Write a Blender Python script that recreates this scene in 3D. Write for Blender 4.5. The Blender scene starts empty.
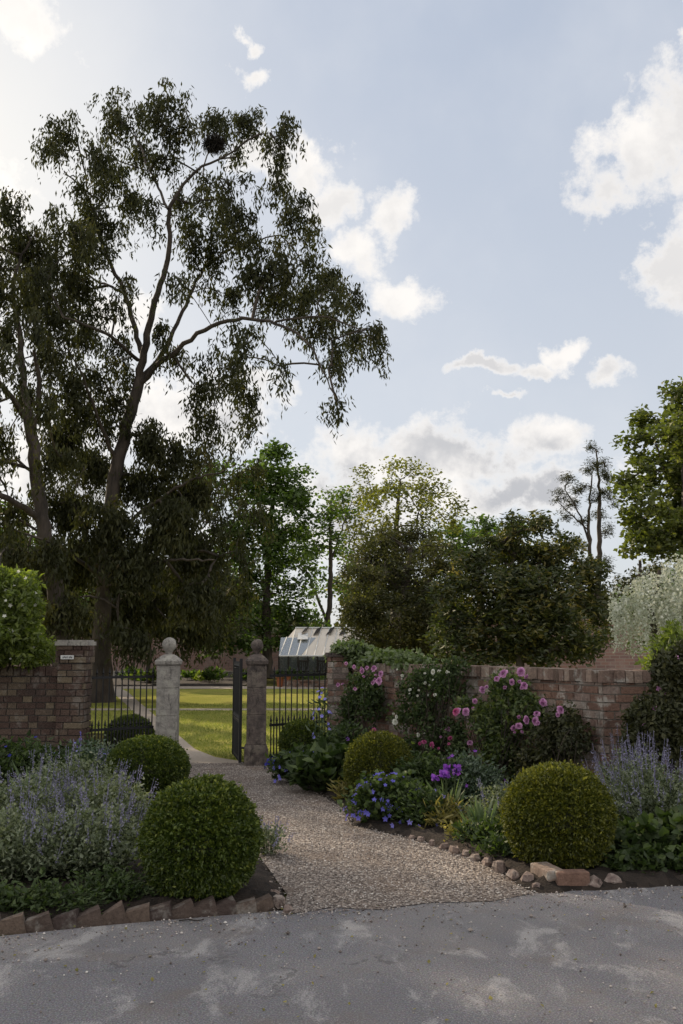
import bpy, math, random
import numpy as np
from mathutils import Vector, Matrix
R = math.radians
rng = np.random.default_rng(7)
random.seed(7)
S = bpy.context.scene
COL = S.collection

# ------------------------------------------------------------------ camera
CAMH, PITCH, FPX = 1.45, R(7.6), 1024 * 35 / 36
cam = bpy.data.cameras.new('camera'); cam.sensor_fit = 'VERTICAL'; cam.sensor_height = 36; cam.sensor_width = 24
cam.lens = 35; cam.clip_start = 0.05; cam.clip_end = 2000
camo = bpy.data.objects.new('camera', cam); COL.objects.link(camo)
camo.location = (0, 0, CAMH); camo.rotation_euler = (R(90) + PITCH, 0, 0)
S.camera = camo

def ray(px, py):
    x, u = (px - 341.5) / FPX, (512 - py) / FPX
    return np.array([x, math.cos(PITCH) - u * math.sin(PITCH), math.sin(PITCH) + u * math.cos(PITCH)])
def G(px, py):
    d = ray(px, py); t = -CAMH / d[2]
    return np.array([d[0] * t, d[1] * t, 0.0])
def P(px, py, Y):
    d = ray(px, py); t = Y / d[1]
    return np.array([d[0] * t, Y, CAMH + d[2] * t])
def azel(px, py):
    d = ray(px, py); return math.atan2(d[0], d[1]), math.atan2(d[2], math.hypot(d[0], d[1]))

# ------------------------------------------------------------------ world + sun + exposure
SUN_AZ, SUN_EL = R(-38), R(29)
W = bpy.data.worlds.new('World'); S.world = W; W.use_nodes = True
nt = W.node_tree; nt.nodes.clear()
def N(t, kind, **kw):
    n = t.nodes.new(kind)
    for k, v in kw.items():
        if k.startswith('i_'):
            key = k[2:]; key = int(key) if key.isdigit() else key.replace('_', ' ')
            n.inputs[key].default_value = v
        else: setattr(n, k, v)
    return n
def val(t, sock, v):
    if hasattr(v, 'is_linked') or hasattr(v, 'links'): t.links.new(v, sock)
    else: sock.default_value = v
def M_(t, op, a, b=None, c=None, clamp=False):
    n = t.nodes.new('ShaderNodeMath'); n.operation = op; n.use_clamp = clamp
    val(t, n.inputs[0], a)
    if b is not None: val(t, n.inputs[1], b)
    if c is not None: val(t, n.inputs[2], c)
    return n.outputs[0]
def MIX(t, f, a, b, mode='MIX'):
    n = t.nodes.new('ShaderNodeMix'); n.data_type = 'RGBA'; n.blend_type = mode
    val(t, n.inputs[0], f)
    for s, v in ((n.inputs[6], a), (n.inputs[7], b)):
        if isinstance(v, (tuple, list)): s.default_value = (*v[:3], 1)
        else: t.links.new(v, s)
    return n.outputs[2]
def MR(t, v, a, b, c=0.0, d=1.0, smooth=True):
    n = t.nodes.new('ShaderNodeMapRange'); n.interpolation_type = 'SMOOTHSTEP' if smooth else 'LINEAR'
    t.links.new(v, n.inputs[0])
    for i, x in zip((1, 2, 3, 4), (a, b, c, d)): n.inputs[i].default_value = x
    return n.outputs[0]
def NOISE(t, vec, scale, detail=4, rough=.55, out=0, dist=0):
    n = t.nodes.new('ShaderNodeTexNoise')
    if vec is not None: t.links.new(vec, n.inputs['Vector'])
    n.inputs['Scale'].default_value = scale; n.inputs['Detail'].default_value = detail
    n.inputs['Roughness'].default_value = rough; n.inputs['Distortion'].default_value = dist
    return n.outputs[out]

sky = N(nt, 'ShaderNodeTexSky', sky_type='NISHITA', sun_disc=False)
sky.sun_elevation = SUN_EL; sky.sun_rotation = SUN_AZ
sky.air_density = 1.0; sky.dust_density = 1.0; sky.ozone_density = 1.6
tc = N(nt, 'ShaderNodeTexCoord')
sep = N(nt, 'ShaderNodeSeparateXYZ'); nt.links.new(tc.outputs['Generated'], sep.inputs[0])
az0 = M_(nt, 'ARCTAN2', sep.outputs[0], sep.outputs[1]); el = M_(nt, 'ARCSINE', sep.outputs[2])
ve = N(nt, 'ShaderNodeCombineXYZ'); nt.links.new(az0, ve.inputs[0]); nt.links.new(el, ve.inputs[1])
wn = N(nt, 'ShaderNodeSeparateXYZ'); nt.links.new(NOISE(nt, ve.outputs[0], 13.0, 7, .62, out=1), wn.inputs[0])
az = M_(nt, 'ADD', az0, M_(nt, 'MULTIPLY', M_(nt, 'SUBTRACT', wn.outputs[0], .5), .08))
el2 = M_(nt, 'ADD', el, M_(nt, 'MULTIPLY', M_(nt, 'SUBTRACT', wn.outputs[1], .5), .07))
fb = NOISE(nt, ve.outputs[0], 16.0, 10, .66)
fb2 = NOISE(nt, ve.outputs[0], 4.2, 5, .55)
CLOUDS = [(5, 5, 62, 48), (250, 80, 24, 15), (245, 40, 15, 13), (20, 20, 50, 40), (305, 150, 24, 34), (330, 200, 30, 26), (398, 222, 36, 30),
          (402, 298, 42, 22), (355, 250, 30, 25), (592, 205, 44, 26), (612, 185, 50, 34), (645, 155, 62, 54), (678, 120, 60, 58), (715, 130, 60, 60),
          (692, 262, 50, 56), (662, 262, 26, 22), (566, 350, 32, 15), (612, 376, 26, 13), (530, 366, 34, 9), (480, 362, 34, 9), (500, 392, 24, 7), (680, 48, 12, 12),
          (440, 455, 140, 46), (370, 460, 90, 46), (535, 440, 62, 26), (500, 492, 150, 26), (180, 410, 95, 50),
          (115, 310, 50, 28), (30, 470, 120, 60), (262, 378, 30, 22), (340, 520, 120, 60), (-60, 190, 80, 90), (275, 165, 60, 30)]
dens = None
for (cx, cy, rx, ry) in CLOUDS:
    rx *= 1.08; ry *= 1.1; a0, e0 = azel(cx, cy); a1, _ = azel(cx + rx, cy); _, e1 = azel(cx, cy - ry)
    dx = M_(nt, 'MULTIPLY', M_(nt, 'SUBTRACT', az, a0), 1 / abs(a1 - a0))
    dy = M_(nt, 'MULTIPLY', M_(nt, 'SUBTRACT', el2, e0), 1 / abs(e1 - e0))
    r2 = M_(nt, 'SQRT', M_(nt, 'ADD', M_(nt, 'MULTIPLY', dx, dx), M_(nt, 'MULTIPLY', dy, dy)))
    d = M_(nt, 'SUBTRACT', 1.0, r2)
    dens = d if dens is None else M_(nt, 'MAXIMUM', dens, d)
dens = M_(nt, 'MAXIMUM', dens, -0.9)
dens = M_(nt, 'ADD', dens, M_(nt, 'MULTIPLY', M_(nt, 'SUBTRACT', fb, .52), 3.0))
gate = MR(nt, M_(nt, 'ABSOLUTE', az), .45, .62)
away = M_(nt, 'MULTIPLY', M_(nt, 'SUBTRACT', M_(nt, 'ADD', fb2, M_(nt, 'MULTIPLY', fb, .3)), .56), M_(nt, 'MULTIPLY', gate, 5.0))
dens = M_(nt, 'MAXIMUM', dens, away)
mask = MR(nt, dens, -.22, .62)
veil = M_(nt, 'MULTIPLY', MR(nt, fb2, .38, .72), .30)
# brighter thin edges, greyer thick bellies
belly = M_(nt, 'MULTIPLY', MR(nt, dens, .15, .75), MR(nt, NOISE(nt, ve.outputs[0], 11.0, 6, .55), .36, .58))
low = MR(nt, el, .40, .12)
greyf = M_(nt, 'MULTIPLY', belly, M_(nt, 'MULTIPLY_ADD', low, .55, .40))
SKYK = 0.1
ccol = MIX(nt, greyf, (8.9, 8.6, 8.3), (4.6, 4.7, 5.0))
horizon = MR(nt, el, .0, .75, 1, 0)
hazecol = MIX(nt, horizon, (3.5, 4.3, 5.7), (5.6, 6.0, 6.6))
skyc = MIX(nt, .80, sky.outputs[0], hazecol)
skyv = MIX(nt, veil, skyc, (7.0, 7.2, 7.6))
back = MR(nt, sep.outputs[1], .3, -.5)       # unseen rear clouds, front-lit and brightened to lift surfaces facing the camera
ccol = MIX(nt, back, ccol, (9.6, 9.3, 8.9))
gx = M_(nt, 'MULTIPLY', M_(nt, 'SUBTRACT', az0, R(-27)), 1 / .30); gy = M_(nt, 'MULTIPLY', M_(nt, 'SUBTRACT', el, R(24)), 1 / .26)
glow = M_(nt, 'EXPONENT', M_(nt, 'MULTIPLY', M_(nt, 'ADD', M_(nt, 'MULTIPLY', gx, gx), M_(nt, 'MULTIPLY', gy, gy)), -1.0))
skyv = MIX(nt, M_(nt, 'MULTIPLY', glow, .8), skyv, (9.6, 9.2, 8.4)); ccol = MIX(nt, M_(nt, 'MULTIPLY', glow, .8), ccol, (10.8, 10.3, 9.6))
full = MIX(nt, mask, skyv, ccol)
bg = N(nt, 'ShaderNodeBackground'); nt.links.new(full, bg.inputs[0]); bg.inputs[1].default_value = SKYK
wo = N(nt, 'ShaderNodeOutputWorld'); nt.links.new(bg.outputs[0], wo.inputs[0])
sl = bpy.data.lights.new('sun', 'SUN'); sl.energy = 5.0; sl.angle = R(.6); sl.color = (1, .83, .62)
so = bpy.data.objects.new('sun', sl); COL.objects.link(so)
sdir = Vector((math.sin(SUN_AZ) * math.cos(SUN_EL), math.cos(SUN_AZ) * math.cos(SUN_EL), math.sin(SUN_EL)))
so.rotation_euler = sdir.to_track_quat('Z', 'Y').to_euler()
S.view_settings.view_transform = 'Standard'; S.view_settings.look = 'None'
S.view_settings.exposure = 0.18; S.view_settings.gamma = 1
S.render.engine = 'CYCLES'
S.cycles.max_bounces = 7; S.cycles.diffuse_bounces = 3; S.cycles.transparent_max_bounces = 6
S.cycles.use_denoising = True

# ------------------------------------------------------------------ mesh accumulator
def nrm(a):
    a = np.asarray(a, float); return a / np.maximum(np.linalg.norm(a, axis=-1, keepdims=True), 1e-9)
class MB:
    def __init__(s): s.v = []; s.f = []; s.n = 0
    def add(s, V, F, var=None):
        V = np.asarray(V, float).reshape(-1, 3); F = np.asarray(F, int)
        if len(V) == 0 or len(F) == 0: return s
        if var is None: var = np.full(len(F), .5)
        var = np.broadcast_to(np.asarray(var, float), (len(F),))
        s.v.append(V); s.f.append((F + s.n, var)); s.n += len(V); return s
    def box(s, c, size, rz=0, var=.5, M=None, taper=1.0):
        x, y, z = [q / 2 for q in size]
        V = np.array([[-x, -y, -z], [x, -y, -z], [x, y, -z], [-x, y, -z], [-x, -y, z], [x, -y, z], [x, y, z], [-x, y, z]])
        V[4:, :2] *= taper
        if M is not None: V = V @ np.array(M).T
        if rz:
            ca, sa = math.cos(rz), math.sin(rz); V = V @ np.array([[ca, sa, 0], [-sa, ca, 0], [0, 0, 1]])
        return s.add(V + np.asarray(c, float), [[0, 3, 2, 1], [4, 5, 6, 7], [0, 1, 5, 4], [1, 2, 6, 5], [2, 3, 7, 6], [3, 0, 4, 7]], var)
    def tube(s, pts, rad, k=6, var=.5, cap=True):
        pts = np.asarray(pts, float); n = len(pts); rad = np.broadcast_to(np.asarray(rad, float), (n,))
        T = nrm(np.gradient(pts, axis=0)); up = np.array([0., 0, 1]) if abs(T[0][2]) < .9 else np.array([1., 0, 0])
        A = nrm(np.cross(T, up)); bad = np.linalg.norm(np.cross(T, up), axis=1) < 1e-3; A[bad] = [1, 0, 0]
        B = np.cross(T, A); th = np.arange(k) * 2 * math.pi / k
        V = pts[:, None] + rad[:, None, None] * (np.cos(th)[None, :, None] * A[:, None] + np.sin(th)[None, :, None] * B[:, None])
        i = np.arange(n - 1)[:, None] * k; j = np.arange(k)[None]; j2 = (j + 1) % k
        F = np.stack([i + j, i + j2, i + k + j2, i + k + j], -1).reshape(-1, 4)
        s.add(V.reshape(-1, 3), F, var)
        return s
    def lathe(s, prof, c=(0, 0, 0), k=16, var=.5, square=False, rz=0):
        th = np.arange(k) * 2 * math.pi / k
        if square: k = 4; th = np.arange(4) * math.pi / 2 + math.pi / 4 + rz
        V = np.array([[r * math.cos(t) * (math.sqrt(2) if square else 1), r * math.sin(t) * (math.sqrt(2) if square else 1), z] for r, z in prof for t in th]) + np.asarray(c, float)
        n = len(prof); F = [[i * k + j, i * k + (j + 1) % k, (i + 1) * k + (j + 1) % k, (i + 1) * k + j] for i in range(n - 1) for j in range(k)]
        s.add(V, F, var)
        if square or k > 4:
            top = (n - 1) * k
            s.add(V[top:top + k], [list(range(k))], var)
        return s
    def inst(s, TV, TF, org, ax, sd, sc, var):      # place a template (x along ax, y along side, z normal)
        org = np.asarray(org, float); n = len(org)
        if n == 0: return s
        ax = nrm(ax); sd = nrm(sd - (sd * ax).sum(-1, keepdims=True) * ax); nm = np.cross(ax, sd)
        TV = np.asarray(TV, float); TF = np.asarray(TF, int); sc = np.asarray(sc, float)
        if sc.ndim == 0: sc = np.full((n, 3), float(sc))
        if sc.ndim == 1: sc = np.repeat(sc[:, None], 3, 1)
        V = org[:, None] + (TV[None, :, 0:1] * sc[:, None, 0:1]) * ax[:, None] + (TV[None, :, 1:2] * sc[:, None, 1:2]) * sd[:, None] + (TV[None, :, 2:3] * sc[:, None, 2:3]) * nm[:, None]
        F = TF[None] + (np.arange(n) * len(TV))[:, None, None]
        return s.add(V.reshape(-1, 3), F.reshape(-1, TF.shape[1]), np.repeat(var, len(TF)))
    def mesh(s, name, smooth=False):
        me = bpy.data.meshes.new(name)
        V = np.concatenate(s.v); me.vertices.add(len(V)); me.vertices.foreach_set('co', V.ravel().astype('f'))
        tot = np.concatenate([np.full(len(F), F.shape[1]) for F, _ in s.f]); start = np.concatenate([[0], np.cumsum(tot)[:-1]])
        L = np.concatenate([F.ravel() for F, _ in s.f])
        me.loops.add(len(L)); me.loops.foreach_set('vertex_index', L.astype('i'))
        me.polygons.add(len(tot)); me.polygons.foreach_set('loop_start', start.astype('i')); me.polygons.foreach_set('loop_total', tot.astype('i'))
        a = me.attributes.new('var', 'FLOAT', 'FACE'); a.data.foreach_set('value', np.concatenate([v for _, v in s.f]).astype('f'))
        me.polygons.foreach_set('use_smooth', np.full(len(tot), smooth)); me.update(calc_edges=True); me.validate(); return me
    def build(s, name, mat, parent=None, smooth=False, loc=(0, 0, 0)):
        o = bpy.data.objects.new(name, s.mesh(name, smooth)); o.data.materials.append(mat); COL.objects.link(o)
        o.location = loc
        if parent: o.parent = parent
        return o
def tag(o, label=None, cat=None, group=None, kind=None):
    if label: o['label'] = label
    if cat: o['category'] = cat
    if group: o['group'] = group
    if kind: o['kind'] = kind
    return o
def thing(name, label, cat, loc=(0, 0, 0), rz=0, group=None):
    o = bpy.data.objects.new(name, None); COL.objects.link(o); o.location = tuple(loc); o.rotation_euler = (0, 0, rz); o.empty_display_size = .1
    return tag(o, label, cat, group)
def dup(root, loc, rz=0, scale=1, label=None):
    c = root.copy(); COL.objects.link(c); c.location = tuple(loc); c.rotation_euler = (0, 0, rz); c.scale = (scale,) * 3 if np.isscalar(scale) else scale
    if label: c['label'] = label
    for ch in list(root.children):
        d = ch.copy(); COL.objects.link(d); d.parent = c
        for g in list(ch.children):
            e = g.copy(); COL.objects.link(e); e.parent = d
    return c

# leaf and petal templates: x length 0..1, y half width, z lift
DIA = ([[0, 0, 0], [.45, .5, 0], [1, 0, 0], [.45, -.5, 0]], [[0, 1, 2, 3]])
FOLD = ([[0, 0, 0], [.4, .5, .14], [1, 0, -.05], [.4, -.5, .14]], [[0, 1, 2], [0, 2, 3]])
OVAL = ([[0, 0, 0], [.25, .42, .10], [.65, .42, .06], [1, 0, -.16], [.65, -.42, .06], [.25, -.42, .10], [.5, 0, -.03]], [[0, 1, 6], [1, 2, 6], [2, 3, 6], [3, 4, 6], [4, 5, 6], [5, 0, 6]])
th5 = np.arange(10) * math.pi / 5
STAR = (np.vstack([[[0, 0, -.08]], np.c_[np.where(np.arange(10) % 2 == 0, .5, .3) * np.cos(th5), np.where(np.arange(10) % 2 == 0, .5, .3) * np.sin(th5), np.where(np.arange(10) % 2 == 0, .08, 0)]]),
        [[0, i + 1, (i + 1) % 10 + 1] for i in range(10)])
STONE = ([[.5, .1, 0], [.05, .5, .05], [-.5, .05, .02], [0, -.45, -.03], [.05, 0, .38], [0, .05, -.35]],
         [[0, 1, 4], [1, 2, 4], [2, 3, 4], [3, 0, 4], [1, 0, 5], [2, 1, 5], [3, 2, 5], [0, 3, 5]])
def rvec(n): return nrm(rng.normal(size=(n, 3)))
def vnoise(p, f=1.0, seed=0):       # cheap smooth pseudo-noise
    p = np.asarray(p, float) * f + seed * 7.3
    x, y, z = p[..., 0], p[..., 1], p[..., 2]
    return (np.sin(x * 1.7 + 1.3 * np.sin(y * 2.1 + z)) + np.sin(y * 2.3 + 1.1 * np.sin(z * 1.9 + x * 1.3)) + np.sin(z * 2.7 + 1.2 * np.sin(x * 2.2 - y))) / 3

# ------------------------------------------------------------------ materials
def newmat(name):
    m = bpy.data.materials.new(name); m.use_nodes = True; t = m.node_tree; t.nodes.clear()
    out = t.nodes.new('ShaderNodeOutputMaterial'); return m, t, out
def ramp(t, fac, stops):
    n = t.nodes.new('ShaderNodeValToRGB'); t.links.new(fac, n.inputs[0]); e = n.color_ramp.elements
    while len(e) < len(stops): e.new(.5)
    for q, (p, c) in zip(e, stops): q.position = p; q.color = (*c, 1)
    return n.outputs[0]
def objc(t): return t.nodes.new('ShaderNodeTexCoord').outputs['Object']
def geop(t): return t.nodes.new('ShaderNodeNewGeometry').outputs['Position']
def foliage(name, stops, trans=.35, gloss=.05, rough=.6, tint=(1.5, 1.6, .7)):
    m, t, out = newmat(name)
    a = N(t, 'ShaderNodeAttribute', attribute_name='var')
    lows = NOISE(t, geop(t), 1.6, 2)
    f = M_(t, 'ADD', M_(t, 'MULTIPLY', a.outputs['Fac'], .8), M_(t, 'MULTIPLY', lows, .2), clamp=True)
    c = ramp(t, f, stops)
    d = N(t, 'ShaderNodeBsdfDiffuse'); t.links.new(c, d.inputs[0])
    tr = N(t, 'ShaderNodeBsdfTranslucent'); tcol = MIX(t, 1.0, c, tint, 'MULTIPLY'); t.links.new(tcol, tr.inputs[0])
    g = N(t, 'ShaderNodeBsdfGlossy'); g.inputs['Roughness'].default_value = rough; g.inputs[0].default_value = (.8, .8, .72, 1)
    m1 = N(t, 'ShaderNodeMixShader'); m1.inputs[0].default_value = trans; t.links.new(d.outputs[0], m1.inputs[1]); t.links.new(tr.outputs[0], m1.inputs[2])
    m2 = N(t, 'ShaderNodeMixShader'); m2.inputs[0].default_value = gloss; t.links.new(m1.outputs[0], m2.inputs[1]); t.links.new(g.outputs[0], m2.inputs[2])
    t.links.new(m2.outputs[0], out.inputs[0]); return m
def solid(name, col, rough=.7, metal=0, bump=0, bscale=30, vary=.25, col2=None, spec=.3):
    m, t, out = newmat(name); p = N(t, 'ShaderNodeBsdfPrincipled'); p.inputs['Roughness'].default_value = rough; p.inputs['Metallic'].default_value = metal
    p.inputs['Specular IOR Level'].default_value = spec
    v = geop(t); n1 = NOISE(t, v, bscale * .3, 6)
    a = N(t, 'ShaderNodeAttribute', attribute_name='var')
    f = M_(t, 'ADD', M_(t, 'MULTIPLY', n1, .6), M_(t, 'MULTIPLY', a.outputs['Fac'], .4))
    c2 = col2 or tuple(x * (1 - vary) for x in col)
    c = ramp(t, f, [(.3, c2), (.7, col)]); t.links.new(c, p.inputs[0])
    if bump:
        b = N(t, 'ShaderNodeBump'); b.inputs['Strength'].default_value = bump; b.inputs['Distance'].default_value = .02
        t.links.new(NOISE(t, v, bscale, 6), b.inputs['Height']); t.links.new(b.outputs[0], p.inputs['Normal'])
    t.links.new(p.outputs[0], out.inputs[0]); return m
def bark_mat(name, a, b, sc=6):
    m, t, out = newmat(name); p = N(t, 'ShaderNodeBsdfPrincipled'); p.inputs['Roughness'].default_value = .9
    mp = N(t, 'ShaderNodeMapping'); t.links.new(geop(t), mp.inputs[0]); mp.inputs['Scale'].default_value = (1, 1, .25)
    n = NOISE(t, mp.outputs[0], sc, 6, .65); t.links.new(ramp(t, n, [(.35, a), (.65, b)]), p.inputs[0])
    bm = N(t, 'ShaderNodeBump'); bm.inputs['Strength'].default_value = .8; bm.inputs['Distance'].default_value = .05
    t.links.new(NOISE(t, mp.outputs[0], sc * 2, 6), bm.inputs['Height']); t.links.new(bm.outputs[0], p.inputs['Normal'])
    t.links.new(p.outputs[0], out.inputs[0]); return m
def brick_mat(name, stops, lichen=.35):
    m, t, out = newmat(name); p = N(t, 'ShaderNodeBsdfPrincipled'); p.inputs['Roughness'].default_value = .92; p.inputs['Specular IOR Level'].default_value = .2
    a = N(t, 'ShaderNodeAttribute', attribute_name='var'); v = geop(t)
    c = ramp(t, a.outputs['Fac'], stops)
    c = MIX(t, 1.0, c, ramp(t, NOISE(t, v, 38, 6, .7), [(.25, (.55, .52, .5)), (.75, (1.25, 1.2, 1.15))]), 'MULTIPLY')
    lm = M_(t, 'MULTIPLY', MR(t, NOISE(t, v, 5.5, 7, .68), .52, .66), lichen)
    c = MIX(t, lm, c, (.50, .48, .43))
    dk = M_(t, 'MULTIPLY', MR(t, NOISE(t, v, 2.6, 6, .7), .5, .7), .65)
    c = MIX(t, dk, c, (.06, .05, .045)); t.links.new(c, p.inputs[0])
    b = N(t, 'ShaderNodeBump'); b.inputs['Strength'].default_value = .9; b.inputs['Distance'].default_value = .012
    t.links.new(NOISE(t, v, 60, 5, .7), b.inputs['Height']); t.links.new(b.outputs[0], p.inputs['Normal'])
    t.links.new(p.outputs[0], out.inputs[0]); return m
def petal(name, a, b, trans=.3):
    return foliage(name, [(.1, a), (.9, b)], trans, .03, .6, (1.1, 1.1, 1.1))

m_brick = brick_mat('old_brick', [(0, (.13, .085, .07)), (.2, (.22, .14, .11)), (.45, (.30, .19, .145)), (.62, (.25, .185, .16)), (.8, (.38, .33, .29)), (1, (.17, .135, .125))], .7)
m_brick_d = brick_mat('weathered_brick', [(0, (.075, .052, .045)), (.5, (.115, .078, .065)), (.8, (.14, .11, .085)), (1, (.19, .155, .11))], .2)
m_brick_e = brick_mat('edging_brick', [(0, (.085, .065, .06)), (1, (.17, .13, .105))], .35)
m_coping = brick_mat('coping_brick', [(0, (.15, .11, .09)), (.5, (.26, .19, .16)), (1, (.36, .29, .24))], .75)
m_mortar = solid('lime_mortar', (.30, .27, .23), .95, bump=.6, bscale=60, vary=.5)
m_mortar_d = solid('dark_mortar', (.10, .09, .08), .95, bump=.6, bscale=60, vary=.5)
def stone_mat(name, base, dark, lich, la=.55):
    m, t, out = newmat(name); p = N(t, 'ShaderNodeBsdfPrincipled'); p.inputs['Roughness'].default_value = .93; v = geop(t)
    c = ramp(t, NOISE(t, v, 14, 8, .7), [(.3, dark), (.6, base)])
    st = N(t, 'ShaderNodeMapping'); t.links.new(v, st.inputs[0]); st.inputs['Scale'].default_value = (1, 1, .22)
    c = MIX(t, M_(t, 'MULTIPLY', MR(t, NOISE(t, st.outputs[0], 22, 5, .65), .54, .64), .75), c, tuple(x * .35 for x in dark))
    c = MIX(t, M_(t, 'MULTIPLY', MR(t, NOISE(t, v, 7, 8, .7), .5, .62), la), c, lich); t.links.new(c, p.inputs[0])
    b = N(t, 'ShaderNodeBump'); b.inputs['Strength'].default_value = .9; b.inputs['Distance'].default_value = .02
    t.links.new(NOISE(t, v, 40, 7, .7), b.inputs['Height']); t.links.new(b.outputs[0], p.inputs['Normal'])
    t.links.new(p.outputs[0], out.inputs[0]); return m
m_stone = stone_mat('pale_limestone', (.36, .335, .30), (.19, .175, .16), (.42, .40, .34))
m_stone_d = stone_mat('dark_limestone', (.14, .11, .095), (.05, .042, .038), (.24, .21, .16), .35)
m_iron = solid('black_iron', (.018, .018, .02), .5, .3, vary=.3, spec=.5)
m_white = solid('white_paint', (.75, .75, .73), .5)
m_ink = solid('dark_lettering', (.05, .05, .06), .6)
m_terra = solid('terracotta', (.45, .17, .08), .85, bump=.3)
m_dark = solid('dark_wood', (.03, .025, .02), .7)
m_timber = solid('grey_timber', (.2, .17, .14), .8)
bark_e = bark_mat('eucalyptus_bark', (.028, .022, .018), (.085, .066, .052))
bark_d = bark_mat('dark_bark', (.03, .025, .02), (.09, .07, .05))

# ------------------------------------------------------------------ ground sheets
def poly_sheet(name, pts, z, mat, label=None, sub=None):
    mb = MB(); V = np.array([[p[0], p[1], z] for p in pts]); mb.add(V, [list(range(len(pts)))])
    o = mb.build(name, mat); tag(o, kind='structure'); return o
def asphalt():
    m, t, out = newmat('worn_asphalt'); p = N(t, 'ShaderNodeBsdfPrincipled'); v = geop(t)
    p.inputs['Roughness'].default_value = .85
    fine = NOISE(t, v, 120, 4, .85)
    vo = N(t, 'ShaderNodeTexVoronoi'); vo.inputs['Scale'].default_value = 115; t.links.new(v, vo.inputs['Vector'])
    c = ramp(t, fine, [(.32, (.075, .072, .078)), (.5, (.20, .19, .20)), (.66, (.52, .49, .48))])
    c = MIX(t, .35, c, MIX(t, .8, vo.outputs['Color'], (.2, .2, .21)), 'OVERLAY')
    big = NOISE(t, v, 1.1, 6, .62, dist=.4); br = NOISE(t, v, 2.3, 6, .6)
    mp = N(t, 'ShaderNodeMapping'); t.links.new(v, mp.inputs[0]); mp.inputs['Scale'].default_value = (1.7, .85, 1); mp.inputs['Rotation'].default_value = (0, 0, .5)
    dust = MR(t, M_(t, 'ADD', M_(t, 'MULTIPLY', NOISE(t, mp.outputs[0], 2.1, 10, .70, dist=.5), .9), M_(t, 'MULTIPLY', fine, .18)), .555, .67)
    c = MIX(t, M_(t, 'MULTIPLY', MR(t, big, .4, .65), .30), c, (.12, .115, .125))
    c = MIX(t, M_(t, 'MULTIPLY', MR(t, br, .52, .7), .45), c, (.17, .13, .10))
    c = MIX(t, M_(t, 'MULTIPLY', MR(t, NOISE(t, v, .5, 4), .42, .6), .35), c, (.24, .225, .215))
    c = MIX(t, M_(t, 'MULTIPLY', M_(t, 'MULTIPLY', dust, MR(t, fine, .36, .56, .45, 1.0)), .58), c, (.50, .475, .455))
    ck = N(t, 'ShaderNodeTexVoronoi', feature='DISTANCE_TO_EDGE'); ck.inputs['Scale'].default_value = .55
    wv = N(t, 'ShaderNodeVectorMath', operation='ADD'); t.links.new(v, wv.inputs[0]); t.links.new(NOISE(t, v, 2.5, 6, .6, out=1), wv.inputs[1]); t.links.new(wv.outputs[0], ck.inputs['Vector'])
    crack = M_(t, 'MULTIPLY', MR(t, ck.outputs['Distance'], .003, .012, 1, 0), MR(t, NOISE(t, v, .8, 2), .52, .6))
    c = MIX(t, M_(t, 'MULTIPLY', crack, .45), c, (.05, .045, .045)); t.links.new(c, p.inputs[0])
    b = N(t, 'ShaderNodeBump'); b.inputs['Strength'].default_value = .75; b.inputs['Distance'].default_value = .008
    t.links.new(M_(t, 'SUBTRACT', M_(t, 'ADD', fine, M_(t, 'MULTIPLY', vo.outputs['Distance'], .8)), crack), b.inputs['Height']); t.links.new(b.outputs[0], p.inputs['Normal'])
    t.links.new(p.outputs[0], out.inputs[0]); return m
def gravel():
    m, t, out = newmat('pea_gravel'); p = N(t, 'ShaderNodeBsdfPrincipled'); v = geop(t); p.inputs['Roughness'].default_value = .85
    vo = N(t, 'ShaderNodeTexVoronoi'); vo.inputs['Scale'].default_value = 62; t.links.new(v, vo.inputs['Vector'])
    s = N(t, 'ShaderNodeSeparateColor'); t.links.new(vo.outputs['Color'], s.inputs[0])
    c = ramp(t, s.outputs[0], [(0, (.13, .10, .085)), (.4, (.28, .225, .19)), (.75, (.40, .34, .29)), (1, (.58, .53, .48))])
    c = MIX(t, MR(t, vo.outputs['Distance'], .35, .75), c, (.07, .055, .045))
    c = MIX(t, M_(t, 'MULTIPLY', MR(t, NOISE(t, v, 2.2, 5), .48, .66), .6), c, (.14, .10, .075)); t.links.new(c, p.inputs[0])
    b = N(t, 'ShaderNodeBump'); b.inputs['Strength'].default_value = 1; b.inputs['Distance'].default_value = .012; b.invert = True
    t.links.new(vo.outputs['Distance'], b.inputs['Height']); t.links.new(b.outputs[0], p.inputs['Normal'])
    t.links.new(p.outputs[0], out.inputs[0]); return m
def grass(name, a, b, c3, sc=5):
    m, t, out = newmat(name); v = geop(t); d = N(t, 'ShaderNodeBsdfDiffuse')
    mp = N(t, 'ShaderNodeMapping'); t.links.new(v, mp.inputs[0]); mp.inputs['Scale'].default_value = (1, 1, 1)
    c = ramp(t, NOISE(t, mp.outputs[0], 60, 5, .75), [(.3, a), (.6, b)])
    c = MIX(t, M_(t, 'MULTIPLY', MR(t, NOISE(t, v, .9, 5, .6), .4, .66), .55), c, c3)
    t.links.new(c, d.inputs[0])
    bm = N(t, 'ShaderNodeBump'); bm.inputs['Strength'].default_value = .8; bm.inputs['Distance'].default_value = .03
    t.links.new(NOISE(t, v, 45, 4, .8), bm.inputs['Height']); t.links.new(bm.outputs[0], d.inputs['Normal'])
    t.links.new(d.outputs[0], out.inputs[0]); return m
m_asph = asphalt(); m_grav = gravel()
m_lawn = grass('mown_grass', (.155, .17, .038), (.31, .31, .08), (.37, .32, .10))
m_rough = grass('rough_ground', (.03, .04, .012), (.07, .07, .025), (.08, .06, .03))
m_soil = solid('dark_soil', (.042, .031, .024), .98, bump=1, bscale=45, vary=.6)
m_path = solid('pale_path_gravel', (.44, .37, .30), .95, bump=.6, bscale=70, vary=.35)
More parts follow.
